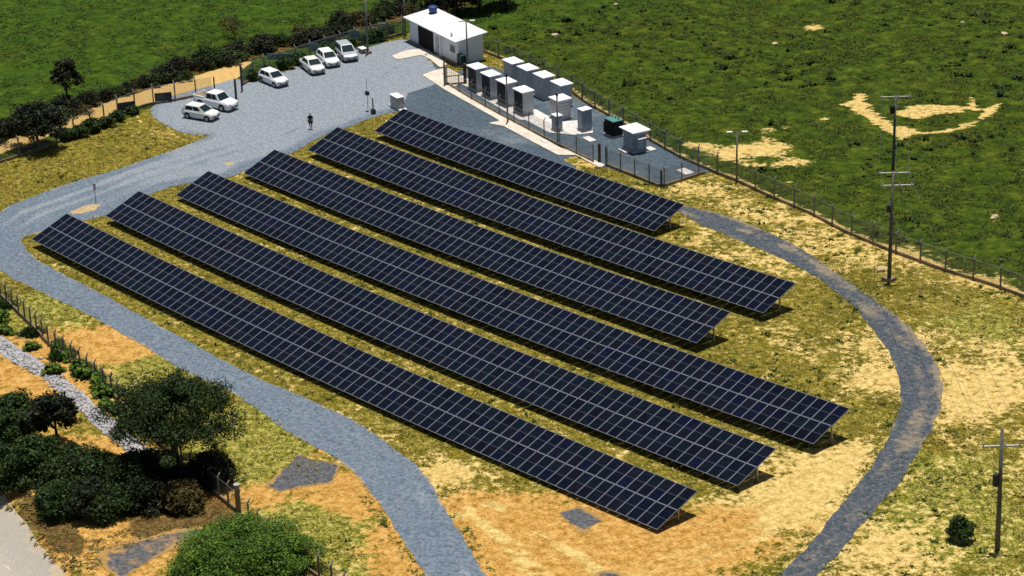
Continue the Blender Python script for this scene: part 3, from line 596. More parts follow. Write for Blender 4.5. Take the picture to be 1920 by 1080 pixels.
for k in range(1, 9): gb.tube([(gl*k/9, 0, .15), (gl*k/9, 0, 2.0)], .012, 4)
gb.build('gate_bars', M['rust'], groot)
MB().box(-.14, .14, -.14, .14, -.3, 2.25).build('gate_pier', M['rust'], groot, (gl+.15, 0, 0))
# boards and sheets hung on the back fence
def board(label, p, w, h, z, m, rz):
    P = at(*p); root = empty('fence_board', P, rz); tag(root, label, 'board', 'boards on the back fence')
    MB().bevbox(-w/2, w/2, -.02, .02, z, z+h, .008).build('board_panel', M[m], root)
    for s in (-1, 1): MB().box(s*w*.42-.03, s*w*.42+.03, .025, .075, -.2, z+h*.9).build('stake', M['post'], root)
AF = math.atan2(1, -.12)
board('dark board on the fence, between gate and pickup side', (307, 193), 1.8, 1.0, .15, 'board', R(60)); board('dark board low on the fence, farther from the gate', (238, 209), 1.8, 1.0, .05, 'board', R(70))
board('wide teal sheet on the fence behind the lone white hatchback', (526, 124), 2.9, .7, .75, 'teal', R(40)); board('blue-grey square sheet behind the two middle white cars', (588, 106), 1.2, .9, .7, 'teal', R(30))
board('pale teal sheet on the fence above the silver car', (666, 84), 1.3, .9, .8, 'teal', R(30)); board('small pale sheet on the fence near the tall bare pole', (716, 62), 1.0, .8, .4, 'plate', R(30))
# ------------------------------------------------------------------ poles
def pole(label, p, h, r0=.15, r1=.10, arms=(), box=None, name='utility_pole', group=None, lean=(0, 0), base=None, cat='pole', m='pole', armang=None):
    P = at(*p); root = empty(name, P); tag(root, label, cat, group)
    root.rotation_euler = (lean[0], lean[1], 0)
    MB().tube([(0, 0, -.5), (0, 0, h*.5), (0, 0, h)], [r0, (r0+r1)/2, r1], 10).build('shaft', M[m], root, smooth=True)
    a = armang if armang is not None else math.atan2(CR.y, CR.x)
    for z, w, off in arms:
        ar = MB().box(-w/2+off, w/2+off, -.05, .05, -.05, .06).build('crossarm', M['slab'], root, (0, 0, z), (0, 0, a))
        for t in (-.46, 0.08, .46):
            MB().lathe([(.03, 0), (.055, .06), (.03, .09), (.06, .14), (.02, .2)], 8).build('insulator', M['porcelain'], ar, (w*t+off, 0, .06))
    if box:
        z, w, hh, off, mm = box
        MB().lathe([(w*.45, 0), (w*.5, .05), (w*.5, hh-.08), (w*.4, hh)], 10).build('transformer', M[mm], root, (math.cos(a)*off, math.sin(a)*off, z))
    if base: MB().bevbox(-base, base, -base, base, -.2, .35, .05).build('footing', M['kerb'], root)
    return root
UP = 'utility poles'
pole('tall utility pole with two crossarms and pole-top gear beside the right-hand fence', (1667, 526), 9.75, .19, .10, ((9.6, 2.6, .1), (8.5, 2.6, .35)), (6.2, .5, .6, -.2, 'darkmetal'), group=UP, base=.45)
pole('farther utility pole out in the pasture beside the sandy pit', (1674, 325), 7.75, .17, .10, ((7.6, 2.9, 0),), (6.0, .5, .7, -.25, 'tdark'), group=UP)
pole('dark utility pole with one crossarm and a small transformer by the lone bush, lower right', (1870, 1030), 8.6, .19, .11, ((7.4, 2.5, 0),), (4.6, .42, .85, -.28, 'darkmetal'), group=UP, lean=(0, R(-1.2)))
pole('tall bare grey pole with a box at its foot behind the parked cars', (690, 101), 6.8, .13, .10, group=UP, base=.30)
pole('grey pole rising behind the blue tank end of the white building', (760, 68), 5.8, .12, .09, group=UP)
def lamp(label, p, h, w, armang=None, r0=.10):
    P = at(*p); root = empty('lamp_pole', P); tag(root, label, 'lamp post', 'yard lamp posts')
    MB().tube([(0, 0, -.4), (0, 0, h*.5), (0, 0, h)], [r0, r0*.9, r0*.75], 10).build('shaft', M['post'], root, smooth=True)
    a = armang if armang is not None else math.atan2(CR.y, CR.x)
    if w:
        ar = MB().box(-w/2, w/2, -.035, .035, 0, .07).build('lamp_arm', M['post'], root, (0, 0, h), (0, 0, a))
        for s in (-1, 1): MB().bevbox(-.28, .28, -.12, .12, -.04, .06, .03).build('floodlight', M['boxroof'], ar, (s*w*.42, 0, .1))
    else: MB().bevbox(-.10, .10, -.07, .07, 0, .3, .02).build('camera_box', M['darkmetal'], root, (0, 0, h))
    return root
lamp('T-topped lamp post at the near corner of the white building', (877, 126), 5.2, 1.6)
lamp('T-topped lamp post beyond the pointed corner of the equipment yard', (1381, 341), 4.9, 1.7)
lamp('slim pole without arm between the third and fourth dark-fronted cabinets', (952, 230), 4.9, 0)
lamp('slim dark pole in front of the grey louvred unit', (1046, 268), 4.9, 0)
lamp('slim pole at the rusty yard gate on the concrete path', (834, 161), 3.0, 0, r0=.12)
# wires from the far pole over the near pole to the lower right pole
PP = [at(1674, 325)+Vector((0, 0, 7.85)), at(1667, 526)+Vector((0, 0, 9.85)), at(1870, 1030)+Vector((0, 0, 7.65))]
for off, nm in ((-1.2, 'outer wire nearer the panels'), (.2, 'middle wire'), (1.25, 'outer wire nearer the pasture')):
    o3 = Vector((CR.x, CR.y, 0)).normalized()*off; pts = []
    for a, b in zip(PP, PP[1:]):
        for t in np.linspace(0, 1, 13): q = a.lerp(b, t)+o3; q.z -= 1.4*4*t*(1-t)*.5; pts.append(q)
    tag(MB().tube(pts, .012, 4).build('overhead_wire', M['wire']), 'thin overhead %s strung across the three right-hand utility poles' % nm, 'power line', 'overhead wires')
# ------------------------------------------------------------------ white building
UA = R(-10)
def unit(name, label, cat, p, group=None, h=0.0, ang=UA):
    P = at(*p, h); root = empty(name, (P.x, P.y, P.z), ang); return tag(root, label, cat, group)
bl = unit('service_building', 'long white single-storey building with white sheet roof beside the gravel yard', 'building', (860, 122))
BL, BW, BH = 11.0, 3.2, 2.75                     # x runs from -BL to 0 along the front, y from 0 to BW behind
wb = MB()
wb.box(-BL, -9.1, 0, .16, -.2, BH); wb.box(-5.5, 0, 0, .16, -.2, BH); wb.box(-9.1, -5.5, 0, .16, 2.35, BH)
wb.box(-BL, -BL+.16, .16, BW-.16, -.2, BH+.25); wb.box(-.16, 0, .16, BW-.16, -.2, BH+.25); wb.box(-BL, 0, BW-.16, BW, -.2, BH+.30)
wb.box(-5.66, -5.5, .16, BW-.16, -.2, BH)
wb.build('wall', M['white'], bl)
MB().box(-9.1, -5.66, .4, BW-.2, -.05, .05).build('bay_floor', M['slab'], bl)
bg = MB()
bg.box(-9.1, -7.35, .06, .10, .02, 2.3); bg.box(-7.25, -5.5, .06, .10, .02, 2.3)
for k in range(12): bg.box(-9.05+k*.3, -9.02+k*.3, .03, .06, .05, 2.28)
bg.build('bay_gate', M['hole'], bl)  # gate leaves carry the darkness of the unlit bay as their colour
r_ = MB(); r_.add([(-BL-.45, -.55, BH-.05), (.45, -.55, BH-.05), (.45, BW+.4, BH+.38), (-BL-.45, BW+.4, BH+.38), (-BL-.45, -.55, BH+.07), (.45, -.55, BH+.07), (.45, BW+.4, BH+.50), (-BL-.45, BW+.4, BH+.50)],
              [(3, 2, 1, 0), (4, 5, 6, 7), (0, 1, 5, 4), (1, 2, 6, 5), (2, 3, 7, 6), (3, 0, 4, 7)])
rf = r_.build('roof', M['roof'], bl)
rib = MB()
for k in range(24):
    x = -BL-.40+k*(BL+.8)/23; rib.add([(x-.03, -.55, BH+.07), (x+.03, -.55, BH+.07), (x+.03, BW+.4, BH+.50), (x-.03, BW+.4, BH+.50), (x-.018, -.55, BH+.105), (x+.018, -.55, BH+.105), (x+.018, BW+.4, BH+.535), (x-.018, BW+.4, BH+.535)], [(4, 5, 6, 7), (0, 1, 5, 4), (1, 2, 6, 5), (2, 3, 7, 6), (3, 0, 4, 7)])
rib.build('sheet_ribs', M['roof'], rf)
MB().lathe([(.10, 0), (.10, .35), (.16, .37), (.02, .48)], 10).build('vent', M['greybox'], rf, (-1.6, .15, BH+.12))
for x, w, z0_, z1_ in ((-4.6, .9, .02, 2.1),):
    d = MB().bevbox(-w/2, w/2, -.03, .0, z0_, z1_, .01).build('door', M['greybox'], bl, (x, 0, 0)); MB().box(w*.32, w*.38, -.07, -.03, 1.0, 1.12).build('handle', M['darkmetal'], d)
MB().box(-.10, .10, -.25, -.003, -.1, BH-.06).build('pilaster', M['white'], bl, (-3.7, 0, 0))
w_ = MB(); w_.box(-.55, .55, -.05, -.003, 1.15, 1.2); w_.box(-.55, .55, -.05, -.003, 1.95, 2.0); w_.box(-.55, -.5, -.05, -.003, 1.2, 1.95); w_.box(.5, .55, -.05, -.003, 1.2, 1.95); w_.box(-.02, .02, -.05, -.003, 1.2, 1.95)
wn = w_.build('window', M['greybox'], bl, (-1.2, 0, 0)); MB().box(-.5, .5, -.02, -.004, 1.2, 1.95).build('pane', M['winglass'], wn)
MB().box(-BL-.1, .1, -.35, -.004, -.2, .1).build('plinth', M['kerb'], bl)
tk = unit('water_tank', 'blue round water tank standing on the far end of the white roof', 'tank', (860, 122)); tk.location = bl.matrix_basis @ Vector((-BL+1.1, BW-.7, BH+.40)); tk.scale = (.85, .85, .8)
MB().lathe([(.42, 0), (.50, .08), (.62, .75), (.64, .8), (.64, .9), (.40, 1.02), (.12, 1.05)], 16).build('tank_body', M['bluetank'], tk, smooth=False)
MB().lathe([(.5, -.12), (.5, 0.01)], 12).build('tank_base', M['bluelid'], tk)
gb2 = unit('green_cabinet', 'dark green cabinet standing against the front of the white building near its corner', 'cabinet', (866, 124)); 
MB().bevbox(-.5, .5, -.3, .3, 0, 1.35, .03).build('cabinet_body', M['dgreen'], gb2); MB().box(-.42, -.02, -.33, -.302, .1, 1.25).build('cabinet_door', M['dgreen'], gb2)
MB().box(.02, .42, -.33, -.302, .1, 1.25).build('cabinet_door', M['dgreen'], gb2)
# ------------------------------------------------------------------ equipment yard
def cabinet(name, label, p, w, d, h, body, roofm='boxroof', doors=2, doorm=None, over=.14, group=None, louv=False, plinth=True):
    """p = near corner (front right foot); x runs to -w along the front, y to +d behind"""
    root = unit(name, label, 'cabinet', p, group, .09)
    MB().bevbox(-w, 0, 0, d, .12, h, .02).build('cabinet_body', M[body], root)
    MB().add([(-w-over, -over, h), (over, -over, h), (over, d+over, h+.0), (-w-over, d+over, h), (-w-over, -over, h+.07), (over, -over, h+.07), (over*.8, d+over, h+.10), (-w-over, d+over, h+.10)],
             [(3, 2, 1, 0), (4, 5, 6, 7), (0, 1, 5, 4), (1, 2, 6, 5), (2, 3, 7, 6), (3, 0, 4, 7)]).build('cabinet_roof', M[roofm], root)
    if plinth: MB().box(-w-.08, .08, -.08, d+.08, -.15, .12).build('plinth', M['slab'], root)
    g = .05; dw = (w-.1)/doors
    for k in range(doors):
        dd = MB().bevbox(-w+.05+k*dw+.02, -w+.05+(k+1)*dw-.02, -.04, -.003, .2, h-.12, .01).build('cabinet_door', M[doorm or body], root)
        vt = MB()
        for q in range(4): vt.box(-w+.05+k*dw+dw*.2, -w+.05+k*dw+dw*.62, -.055, -.041, h-.62+q*.09, h-.58+q*.09)
        vt.build('vent', M['darkmetal' if doorm else 'galv'], dd)
        if not doorm: MB().box(-w+.05+k*dw+dw*.3, -w+.05+k*dw+dw*.5, -.052, -.041, h*.55, h*.55+.16).build('label_plate', M['plate'], dd)
        MB().box(-w+.05+k*dw+dw*.75, -w+.05+k*dw+dw*.80, -.09, -.04, h*.42, h*.42+.18).build('handle', M['galv'], dd)
    if louv:
        for k in range(5):
            lv = MB().box(.004, .045, .15, d-.15, .5+k*.36, .62+k*.36); lv.build('louvre', M['plate'], root)
    return root
e1 = Vector((math.cos(UA), math.sin(UA), 0)); e2 = Vector((-math.sin(UA), math.cos(UA), 0))
FR = 'dark-fronted cabinets along the yard fence'; BR = 'grey cabinets along the back of the equipment yard'
for p, lab in [((894, 172), 'dark-fronted cabinet with white roof nearest the rusty gate'), ((920, 186), 'dark-fronted white-roofed cabinet, second from the rusty gate'), ((949, 200), 'dark-fronted white-roofed cabinet behind the slim pole'), ((981, 217), 'dark-fronted white-roofed cabinet next to the grey louvred unit')]:
    c_ = cabinet('inverter_cabinet', lab, p, 1.75, 1.25, 2.45, 'greybox', doors=2, doorm='navy', group=FR)
for p, lab in [((962, 160), 'grey cabinet with white roof at the building end of the back line'), ((990, 173), 'second grey back-line cabinet from the building'), ((1020, 187), 'third grey back-line cabinet from the building'), ((1053, 202), 'last grey back-line cabinet, right behind the louvred unit')]:
    cabinet('switchgear_cabinet', lab, p, 1.9, 1.3, 2.35, 'greybox', doors=2, group=BR)
cabinet('louvred_unit', 'grey louvred unit with pale roof behind a slim dark pole', (1047, 226), 1.55, 1.5, 2.05, 'greybox', doors=2, louv=True)
cabinet('small_cabinet', 'small pale-topped cabinet in front of the louvred unit', (1044, 247), .95, .7, 1.55, 'bluebox', doors=1, over=.05)
cabinet('tall_cabinet', 'tall blue-grey cabinet with white lid between louvred unit and dark transformer', (1093, 247), 1.0, 1.1, 2.15, 'bluebox', doors=1, over=.04)
ks = cabinet('kiosk', 'blue-grey kiosk with overhanging white roof at the open end of the gravel yard', (1189, 287), 1.9, 1.45, 2.1, 'bluebox', doors=2, over=.32)
MB().box(.004, .55, .2, 1.2, 1.45, 1.52).build('side_canopy', M['boxroof'], ks); MB().box(.004, .06, .35, 1.05, .25, 1.3).build('side_panel', M['greybox'], ks)
tf = unit('power_transformer', 'dark transformer with green lid between the tall cabinet and the kiosk', 'transformer', (1150, 259), None, .05)
MB().bevbox(-1.55, 0, 0, 1.15, .12, 1.6, .05).build('tank', M['tdark'], tf)
fb = MB()
for k in range(9): fb.box(-1.45+k*.165, -1.40+k*.165, -.22, -.003, .3, 1.4)
fb.build('cooling_fins', M['tdark'], tf)
ld = MB().bevbox(-1.6, .05, -.05, 1.2, 1.603, 1.74, .04).build('lid', M['tgreen'], tf)
for k in range(3): MB().lathe([(.06, 0), (.10, .06), (.06, .1), (.10, .16), (.05, .3)], 8).build('bushing', M['porcelain'], ld, (-1.3+k*.5, .8, 1.74))
MB().box(-1.65, .1, -.1, 1.25, -.2, .12).build('plinth', M['slab'], tf)
def slab(label, p, w, d, h=.18, grp='low concrete blocks in the equipment yard', ang=UA):
    P = at(*p); tag(MB().bevbox(-w/2, w/2, -d/2, d/2, -.1, h, .03).build('concrete_block', M['slab'], None, P, (0, 0, ang)), label, 'concrete slab', grp)
slab('low white concrete block in front of the dark transformer', (1105, 263), 1.5, .8); slab('pale slab step at the near side of the kiosk', (1172, 284), 1.3, .8); slab('pale slab at the right side of the kiosk', (1216, 282), 1.1, 1.2)
slab('small pale slab between fence and concrete path below the yard', (1022, 267), 1.0, .6); slab('pale broken slab lying in the pointed end of the gravel yard', (1285, 322), 1.6, 1.0, .08)
slab('white slab edge under the box at the end of the shortest panel row', (746, 203), 2.6, .9, .22); slab('pale slab between transformer and kiosk', (1160, 254), .9, .7)
jb = unit('junction_box', 'pale grey box on the slab at the end of the shortest panel row', 'cabinet', (744, 200), None, .2)
MB().bevbox(-.85, .75, -.3, .5, 0, 1.15, .03).build('cabinet_body', M['greybox'], jb); MB().box(-.9, .8, -.36, .56, 1.155, 1.22).build('cabinet_roof', M['boxroof'], jb); MB().bevbox(-.75, -.05, -.34, -.303, .1, 1.05, .01).build('cabinet_door', M['greybox'], jb)
MB().bevbox(.05, .65, -.34, -.303, .1, 1.05, .01).build('cabinet_door', M['greybox'], jb)
ws = unit('weather_mast', 'thin sensor mast carrying a dark box in the gravel yard', 'mast', (690, 208)); MB().tube([(0, 0, -.3), (0, 0, 3.6)], [.035, .03], 8).build('shaft', M['galv'], ws); MB().bevbox(-.22, .22, -.16, .16, 1.75, 2.15, .03).build('sensor_box', M['darkmetal'], ws)
MB().tube([(0, 0, 3.2), (.45, 0, 3.25)], .02, 6).build('sensor_arm', M['galv'], ws)
ps = unit('cable_post', 'short dark post with a black foot near the sensor mast', 'post', (700, 214)); MB().tube([(0, 0, -.3), (0, 0, 1.75)], [.08, .07], 8).build('post', M['post'], ps); MB().bevbox(-.22, .22, -.2, .2, 0, .55, .04).build('foot_box', M['darkmetal'], ps)
sk = unit('marker_post', 'thin marker post with small dark plate beside the dirt strip at the road bend', 'post', (180, 380)); MB().tube([(0, 0, -.3), (0, 0, 1.9)], .03, 6).build('post', M['post'], sk); MB().bevbox(-.13, .13, -.02, .02, 1.3, 1.95, .008).build('marker_plate', M['greybox'], sk, rot=(0, 0, R(50)))
pb = unit('meter_box', 'low box with a pale top at the foot of the tall bare pole', 'box', (680, 99)); MB().bevbox(-.45, .45, -.3, .3, 0, .5, .03).build('box_body', M['kerb'], pb); MB().box(-.5, .5, -.35, .35, .503, .60).build('box_lid', M['boxroof'], pb)
# ------------------------------------------------------------------ cars (x forward, built at the origin, wheels on z = 0)
def loft(secs, closed_ends=True):
    """secs: list of rings (same length) -> smooth-ish body"""
    b = MB(); n = len(secs[0]); vs = [p for s in secs for p in s]; fs = []
    for i in range(len(secs)-1):
        for k in range(n): a = i*n+k; c = i*n+(k+1) % n; fs.append((a, c, c+n, a+n))
    fs.append(tuple(reversed(range(n)))); fs.append(tuple(range((len(secs)-1)*n, len(secs)*n)))
    return b.add(vs, fs)
def car(kind, paint):
    root = empty('parked_car', (0, 0, 0))
    L, W, wb_ = {'hatch': (3.9, 1.68, 2.46), 'sedan': (4.2, 1.70, 2.55), 'pickup': (5.2, 1.80, 3.05), 'suv': (4.2, 1.76, 2.6)}[kind]
    hw = W/2; xr, xf = -L/2, L/2
    # lower body rings: x, z bottom, z shoulder, half width
    hood, belt = (.88, .95) if kind != 'pickup' else (1.0, 1.05)
    tail = belt-.02
    ring = lambda x, zb, zs, w, r=.10: [(x, -w*.90, zb), (x, -w, zb+.14), (x, -w, zs-r*1.6), (x, -w*.90, zs), (x, w*.90, zs), (x, w, zs-r*1.6), (x, w, zb+.14), (x, w*.90, zb)]
    secs = [ring(xr, .42, tail-.22, hw*.86), ring(xr+.08, .28, tail-.03, hw*.94), ring(xr+.5, .22, tail, hw), ring(xr+L*.35, .20, belt, hw), ring(xf-1.25, .20, belt-.01, hw), ring(xf-.95, .20, hood+.02, hw), ring(xf-.35, .22, hood-.06, hw*.97), ring(xf-.07, .28, hood-.20, hw*.88), ring(xf, .36, hood-.34, hw*.78)]
    loft(secs).build('body', M[paint], root)
    # cabin: belt outline -> roof outline
    zr_ = {'hatch': 1.46, 'sedan': 1.44, 'pickup': 1.72, 'suv': 1.60}[kind]
    if kind == 'pickup': b0, b1, r0, r1 = -.95, 1.30, -.72, .72
    elif kind == 'sedan': b0, b1, r0, r1 = xr+.55, xf-.98, xr+1.15, xf-1.75
    else: b0, b1, r0, r1 = xr+.06, xf-.98, xr+.42, xf-1.78
    zb = belt-.02; bw, rw = hw*.90, hw*.74
    MB().add([(b0, -bw, zb), (b1, -bw, zb), (b1, bw, zb), (b0, bw, zb), (r0, -rw, zr_-.05), (r1, -rw, zr_-.05), (r1, rw, zr_-.05), (r0, rw, zr_-.05), (r0+.1, -rw*.86, zr_), (r1-.12, -rw*.86, zr_), (r1-.12, rw*.86, zr_), (r0+.1, rw*.86, zr_)],
             [(0, 1, 5, 4), (1, 2, 6, 5), (2, 3, 7, 6), (3, 0, 4, 7), (4, 5, 9, 8), (5, 6, 10, 9), (6, 7, 11, 10), (7, 4, 8, 11), (8, 9, 10, 11)]).build('cabin', M[paint], root)
    def lerp(a, b, t): return tuple(a[i]+(b[i]-a[i])*t for i in range(3))
    def pane(name, A, B, C, D, u0, u1, v0, v1, off):
        q = [lerp(lerp(A, B, u), lerp(D, C, u), v) for u, v in ((u0, v0), (u1, v0), (u1, v1), (u0, v1))]
        n = (Vector(q[1])-Vector(q[0])).cross(Vector(q[3])-Vector(q[0])).normalized()
        if n.dot(off) < 0: n = -n
        o_ = [Vector(p)+n*.012 for p in q]; i_ = [Vector(p)-n*.01 for p in q]
        MB().add(o_+i_, [(0, 1, 2, 3), (7, 6, 5, 4), (0, 4, 5, 1), (1, 5, 6, 2), (2, 6, 7, 3), (3, 7, 4, 0)]).build(name, M['carglass'], root)
    zt = zr_-.05
    pane('windscreen', (b1, -bw, zb), (b1, bw, zb), (r1, rw, zt), (r1, -rw, zt), .05, .95, .06, .96, Vector((1, 0, .5)))
    pane('rear_window', (b0, -bw, zb), (b0, bw, zb), (r0, rw, zt), (r0, -rw, zt), .10, .90, .15, .90, Vector((-1, 0, .5)))
    cuts = [(.12, .50), (.54, .86)] if kind != 'suv' else [(.06, .26), (.30, .58), (.62, .88)]
    for s in (-1, 1):
        for u0, u1 in cuts: pane('side_window', (b0, s*bw, zb), (b1, s*bw, zb), (r1, s*rw, zt), (r0, s*rw, zt), u0, u1, .16, .90, Vector((0, s, .2)))
    if kind == 'pickup':
        MB().box(xr+.10, b0-.02, -hw*.78, hw*.78, belt-.025, belt+.004, 0).build('load_bed', M['kerb'], root)
        rl = MB()
        for s in (-1, 1): rl.box(xr+.06, b0-.03, s*hw*.86-.06, s*hw*.86+.06, belt-.05, belt+.10)
        rl.box(xr+.02, xr+.10, -hw*.8, hw*.8, belt-.2, belt+.10); rl.build('bed_rail', M[paint], root)
        MB().tube([(b0+.02, -hw*.7, belt), (b0-.05, -hw*.66, 1.62), (b0-.05, hw*.66, 1.62), (b0+.02, hw*.7, belt)], .035, 6).build('roll_bar', M['plastic'], root)
    wr = .31 if kind in ('hatch', 'sedan') else .36
    for sx in (-1, 1):
        for s in (-1, 1):
            cx = sx*wb_/2+(.05 if sx > 0 else .02)
            MB().lathe([(wr+.07, 0), (wr+.07, .012)], 18).build('wheel_arch', M['plastic'], root, (cx, s*(hw+.003)-(.006 if s > 0 else -.006), wr+.02), (R(-90*s), 0, 0))
            w = empty('wheel', (cx, s*(hw-.10), wr)); w.parent = root; w.rotation_euler = (R(-90*s), 0, 0)
            MB().lathe([(wr*.62, -.11), (wr*.93, -.10), (wr, -.06), (wr, .09), (wr*.93, .125), (wr*.62, .13)], 18).build('tyre', M['tyre'], w)
            MB().lathe([(wr*.60, .10), (wr*.60, .136), (wr*.2, .142)], 12).build('rim', M['rim'], w)
    for s in (-1, 1):
        MB().bevbox(xf-.25, xf-.015, s*hw*.62-.18, s*hw*.62+.16, hood-.30, hood-.14, .03).build('headlight', M['lamp'], root)
        MB().bevbox(xr-.01, xr+.12, s*hw*.74-.10, s*hw*.74+.10, tail-.32, tail-.08, .02).build('tail_light', M['red'], root)
        MB().bevbox(b1-.50, b1-.38, s*(hw+.09)-.09, s*(hw+.09)+.09, belt-.02, belt+.11, .02).build('wing_mirror', M[paint], root)
    MB().box(xf-.03, xf+.03, -hw*.50, hw*.50, .36, .55).build('grille', M['plastic'], root)
    MB().box(xf+.005, xf+.045, -.2, .2, .40, .50).build('number_plate', M['plate'], root)
    MB().box(xr-.03, xr+.02, -hw*.8, hw*.8, .32, .48).build('rear_bumper', M['plastic'], root)
    return root
CARS = [('hatch', 'cardusty', (352, 223), (387, 229), 'white hatchback parked in front of the white pickup', 4), ('pickup', 'carwhite', (370, 199), (421, 211), 'white pickup with open bed parked behind a white hatchback', 4),
        ('hatch', 'carwhite', (490, 155), (514, 165), 'lone white hatchback parked between the gate and the row of three cars', 4), ('sedan', 'cardusty', (565, 128), (582, 141), 'white saloon nearest the lone hatchback in the row of three', 4),
        ('hatch', 'carwhite', (594, 114), (612, 129), 'white hatchback in the middle of the row of three', 4), ('suv', 'carsilver', (628, 102), (645, 118), 'silver tall car at the end of the row, near the bare pole', 4)]
for kind, paint, a, b, lab, _ in CARS:
    A, B = at(*a), at(*b); c_ = car(kind, paint); d = (B-A).xy; ang = math.atan2(d.y, d.x)
    # a and b are the wheels on the camera side; the car's centre lies half its width to the left of that line
    mid = (A+B)/2; w = .80 if kind != 'pickup' else .86
    x, y = mid.x-math.sin(ang)*w, mid.y+math.cos(ang)*w
    c_.location = (x, y, H(x, y)+.032); c_.rotation_euler = (0, 0, ang); tag(c_, lab, 'car', 'cars parked on the gravel yard')
# ------------------------------------------------------------------ person
def person(p, rz):
    P = at(*p); root = empty('person', (P.x, P.y, P.z+.03), rz); tag(root, 'person in dark top and shorts walking across the gravel yard', 'person')
    def skin(name, verts, edges, rad, m, rootv=0, sub=2):
        me = bpy.data.meshes.new(name); me.from_pydata(verts, edges, []); o = link(name, me, m, root)
        md = o.modifiers.new('s', 'SKIN'); sv = me.skin_vertices[0].data
        for i, r in enumerate(rad): sv[i].radius = r if isinstance(r, tuple) else (r, r)
        sv[rootv].use_root = True; o.modifiers.new('u', 'SUBSURF').levels = sub; o.modifiers['u'].render_levels = sub
        return o
    V = [(0, 0, .95), (0, 0, 1.15), (0, 0, 1.38), (0, 0, 1.52), (.02, 0, 1.62), (.02, 0, 1.72),
         (0, .19, 1.42), (-.04, .25, 1.15), (.06, .26, .93), (.10, .26, .84), (0, -.19, 1.42), (.02, -.25, 1.15), (-.05, -.26, .93), (-.07, -.26, .84),
         (0, .10, .90), (.10, .11, .50), (.03, .11, .10), (.16, .12, .04), (0, -.10, .90), (-.03, -.11, .50), (-.16, -.11, .11), (-.03, -.12, .04)]
    Ed = [(0, 1), (1, 2), (2, 3), (3, 4), (4, 5), (2, 6), (6, 7), (7, 8), (8, 9), (2, 10), (10, 11), (11, 12), (12, 13), (0, 14), (14, 15), (15, 16), (16, 17), (0, 18), (18, 19), (19, 20), (20, 21)]
    Rd = [(.12, .16), (.11, .14), (.11, .18), .055, .09, .075, .06, .048, .036, .035, .06, .048, .036, .035, .095, .062, .042, .038, .095, .062, .042, .038]
    skin('body', V, Ed, Rd, M['skin'])
    skin('shirt', [(0, 0, .98), (0, 0, 1.15), (0, 0, 1.37), (0, 0, 1.47), (0, .20, 1.42), (-.03, .245, 1.18), (0, -.20, 1.42), (.015, -.245, 1.18)], [(0, 1), (1, 2), (2, 3), (2, 4), (4, 5), (2, 6), (6, 7)], [(.15, .19), (.135, .17), (.135, .20), .075, .08, .066, .08, .066], M['cloth'])
    skin('shorts', [(0, 0, .98), (0, .10, .88), (.09, .11, .58), (0, -.10, .88), (-.02, -.11, .58)], [(0, 1), (1, 2), (0, 3), (3, 4)], [(.14, .18), .115, .09, .115, .09], M['cloth'])
    skin('trouser_legs', [(.09, .11, .60), (.03, .11, .12), (-.02, -.11, .60), (-.15, -.11, .13)], [(0, 1), (2, 3)], [.078, .058, .078, .058], M['trousers'])
    skin('hair', [(.0, 0, 1.68), (-.02, 0, 1.74)], [(0, 1)], [.095, .075], M['hair'])
    hand = MB()
    for s, x in ((1, .11), (-1, -.08)):
        y = s*.26
        hand.bevbox(x-.022, x+.022, y-.04, y+.04, .74, .84, .012)
        for k, l in enumerate((.07, .08, .075, .06)): yy = y-.03+.02*k; hand.tube([(x, yy, .745), (x+.01, yy, .745-l*.5), (x+.025, yy, .745-l)], [.010, .009, .007], 5)
        hand.tube([(x+.01, y-s*.04, .81), (x+.04, y-s*.06, .76), (x+.05, y-s*.055, .73)], [.011, .010, .008], 5)
    hand.build('hands', M['skin'], root)
    face = MB()
    face.tube([(.105, 0, 1.65), (.125, 0, 1.62)], [.012, .016], 6); face.bevbox(.095, .108, -.025, .025, 1.575, 1.588, .003)
    for s in (-1, 1): face.lathe([(.012, 0), (.012, .01), (.004, .014)], 6, (.09, s*.033, 1.655)); face.bevbox(.0, .03, s*.09-.008, s*.09+.008, 1.61, 1.67, .004)
    face.build('face', M['skin'], root)
person((583, 243), R(-50))
# ------------------------------------------------------------------ trees and bushes
def leaves(centres, radii, per, size, m, name, parent, flat=.75, seed=0, up=.5):
    g = np.random.default_rng(seed); C = np.repeat(np.asarray(centres, float), per, 0); RR = np.repeat(np.asarray(radii, float), per)
    N = len(C); d = g.normal(size=(N, 3)); d /= np.linalg.norm(d, axis=1)[:, None]
    rr = RR*(g.random(N)**.45); P = C+d*rr[:, None]*np.array([1, 1, flat])
    nrm = g.normal(size=(N, 3))*.8+d*.6+np.array([0, 0, up]); nrm /= np.linalg.norm(nrm, axis=1)[:, None]
    t = np.cross(nrm, g.normal(size=(N, 3))); t /= np.linalg.norm(t, axis=1)[:, None]; b = np.cross(nrm, t)
    sz = size*(.55+.9*g.random(N)); a = (t*sz[:, None]); c = (b*(sz*.5)[:, None])
    v = np.stack([P-a, P+c*1.0, P+a, P-c*1.0], 1).reshape(-1, 3); f = np.arange(4*N).reshape(-1, 4)
    return link(name, npmesh(name, v, f), m, parent)
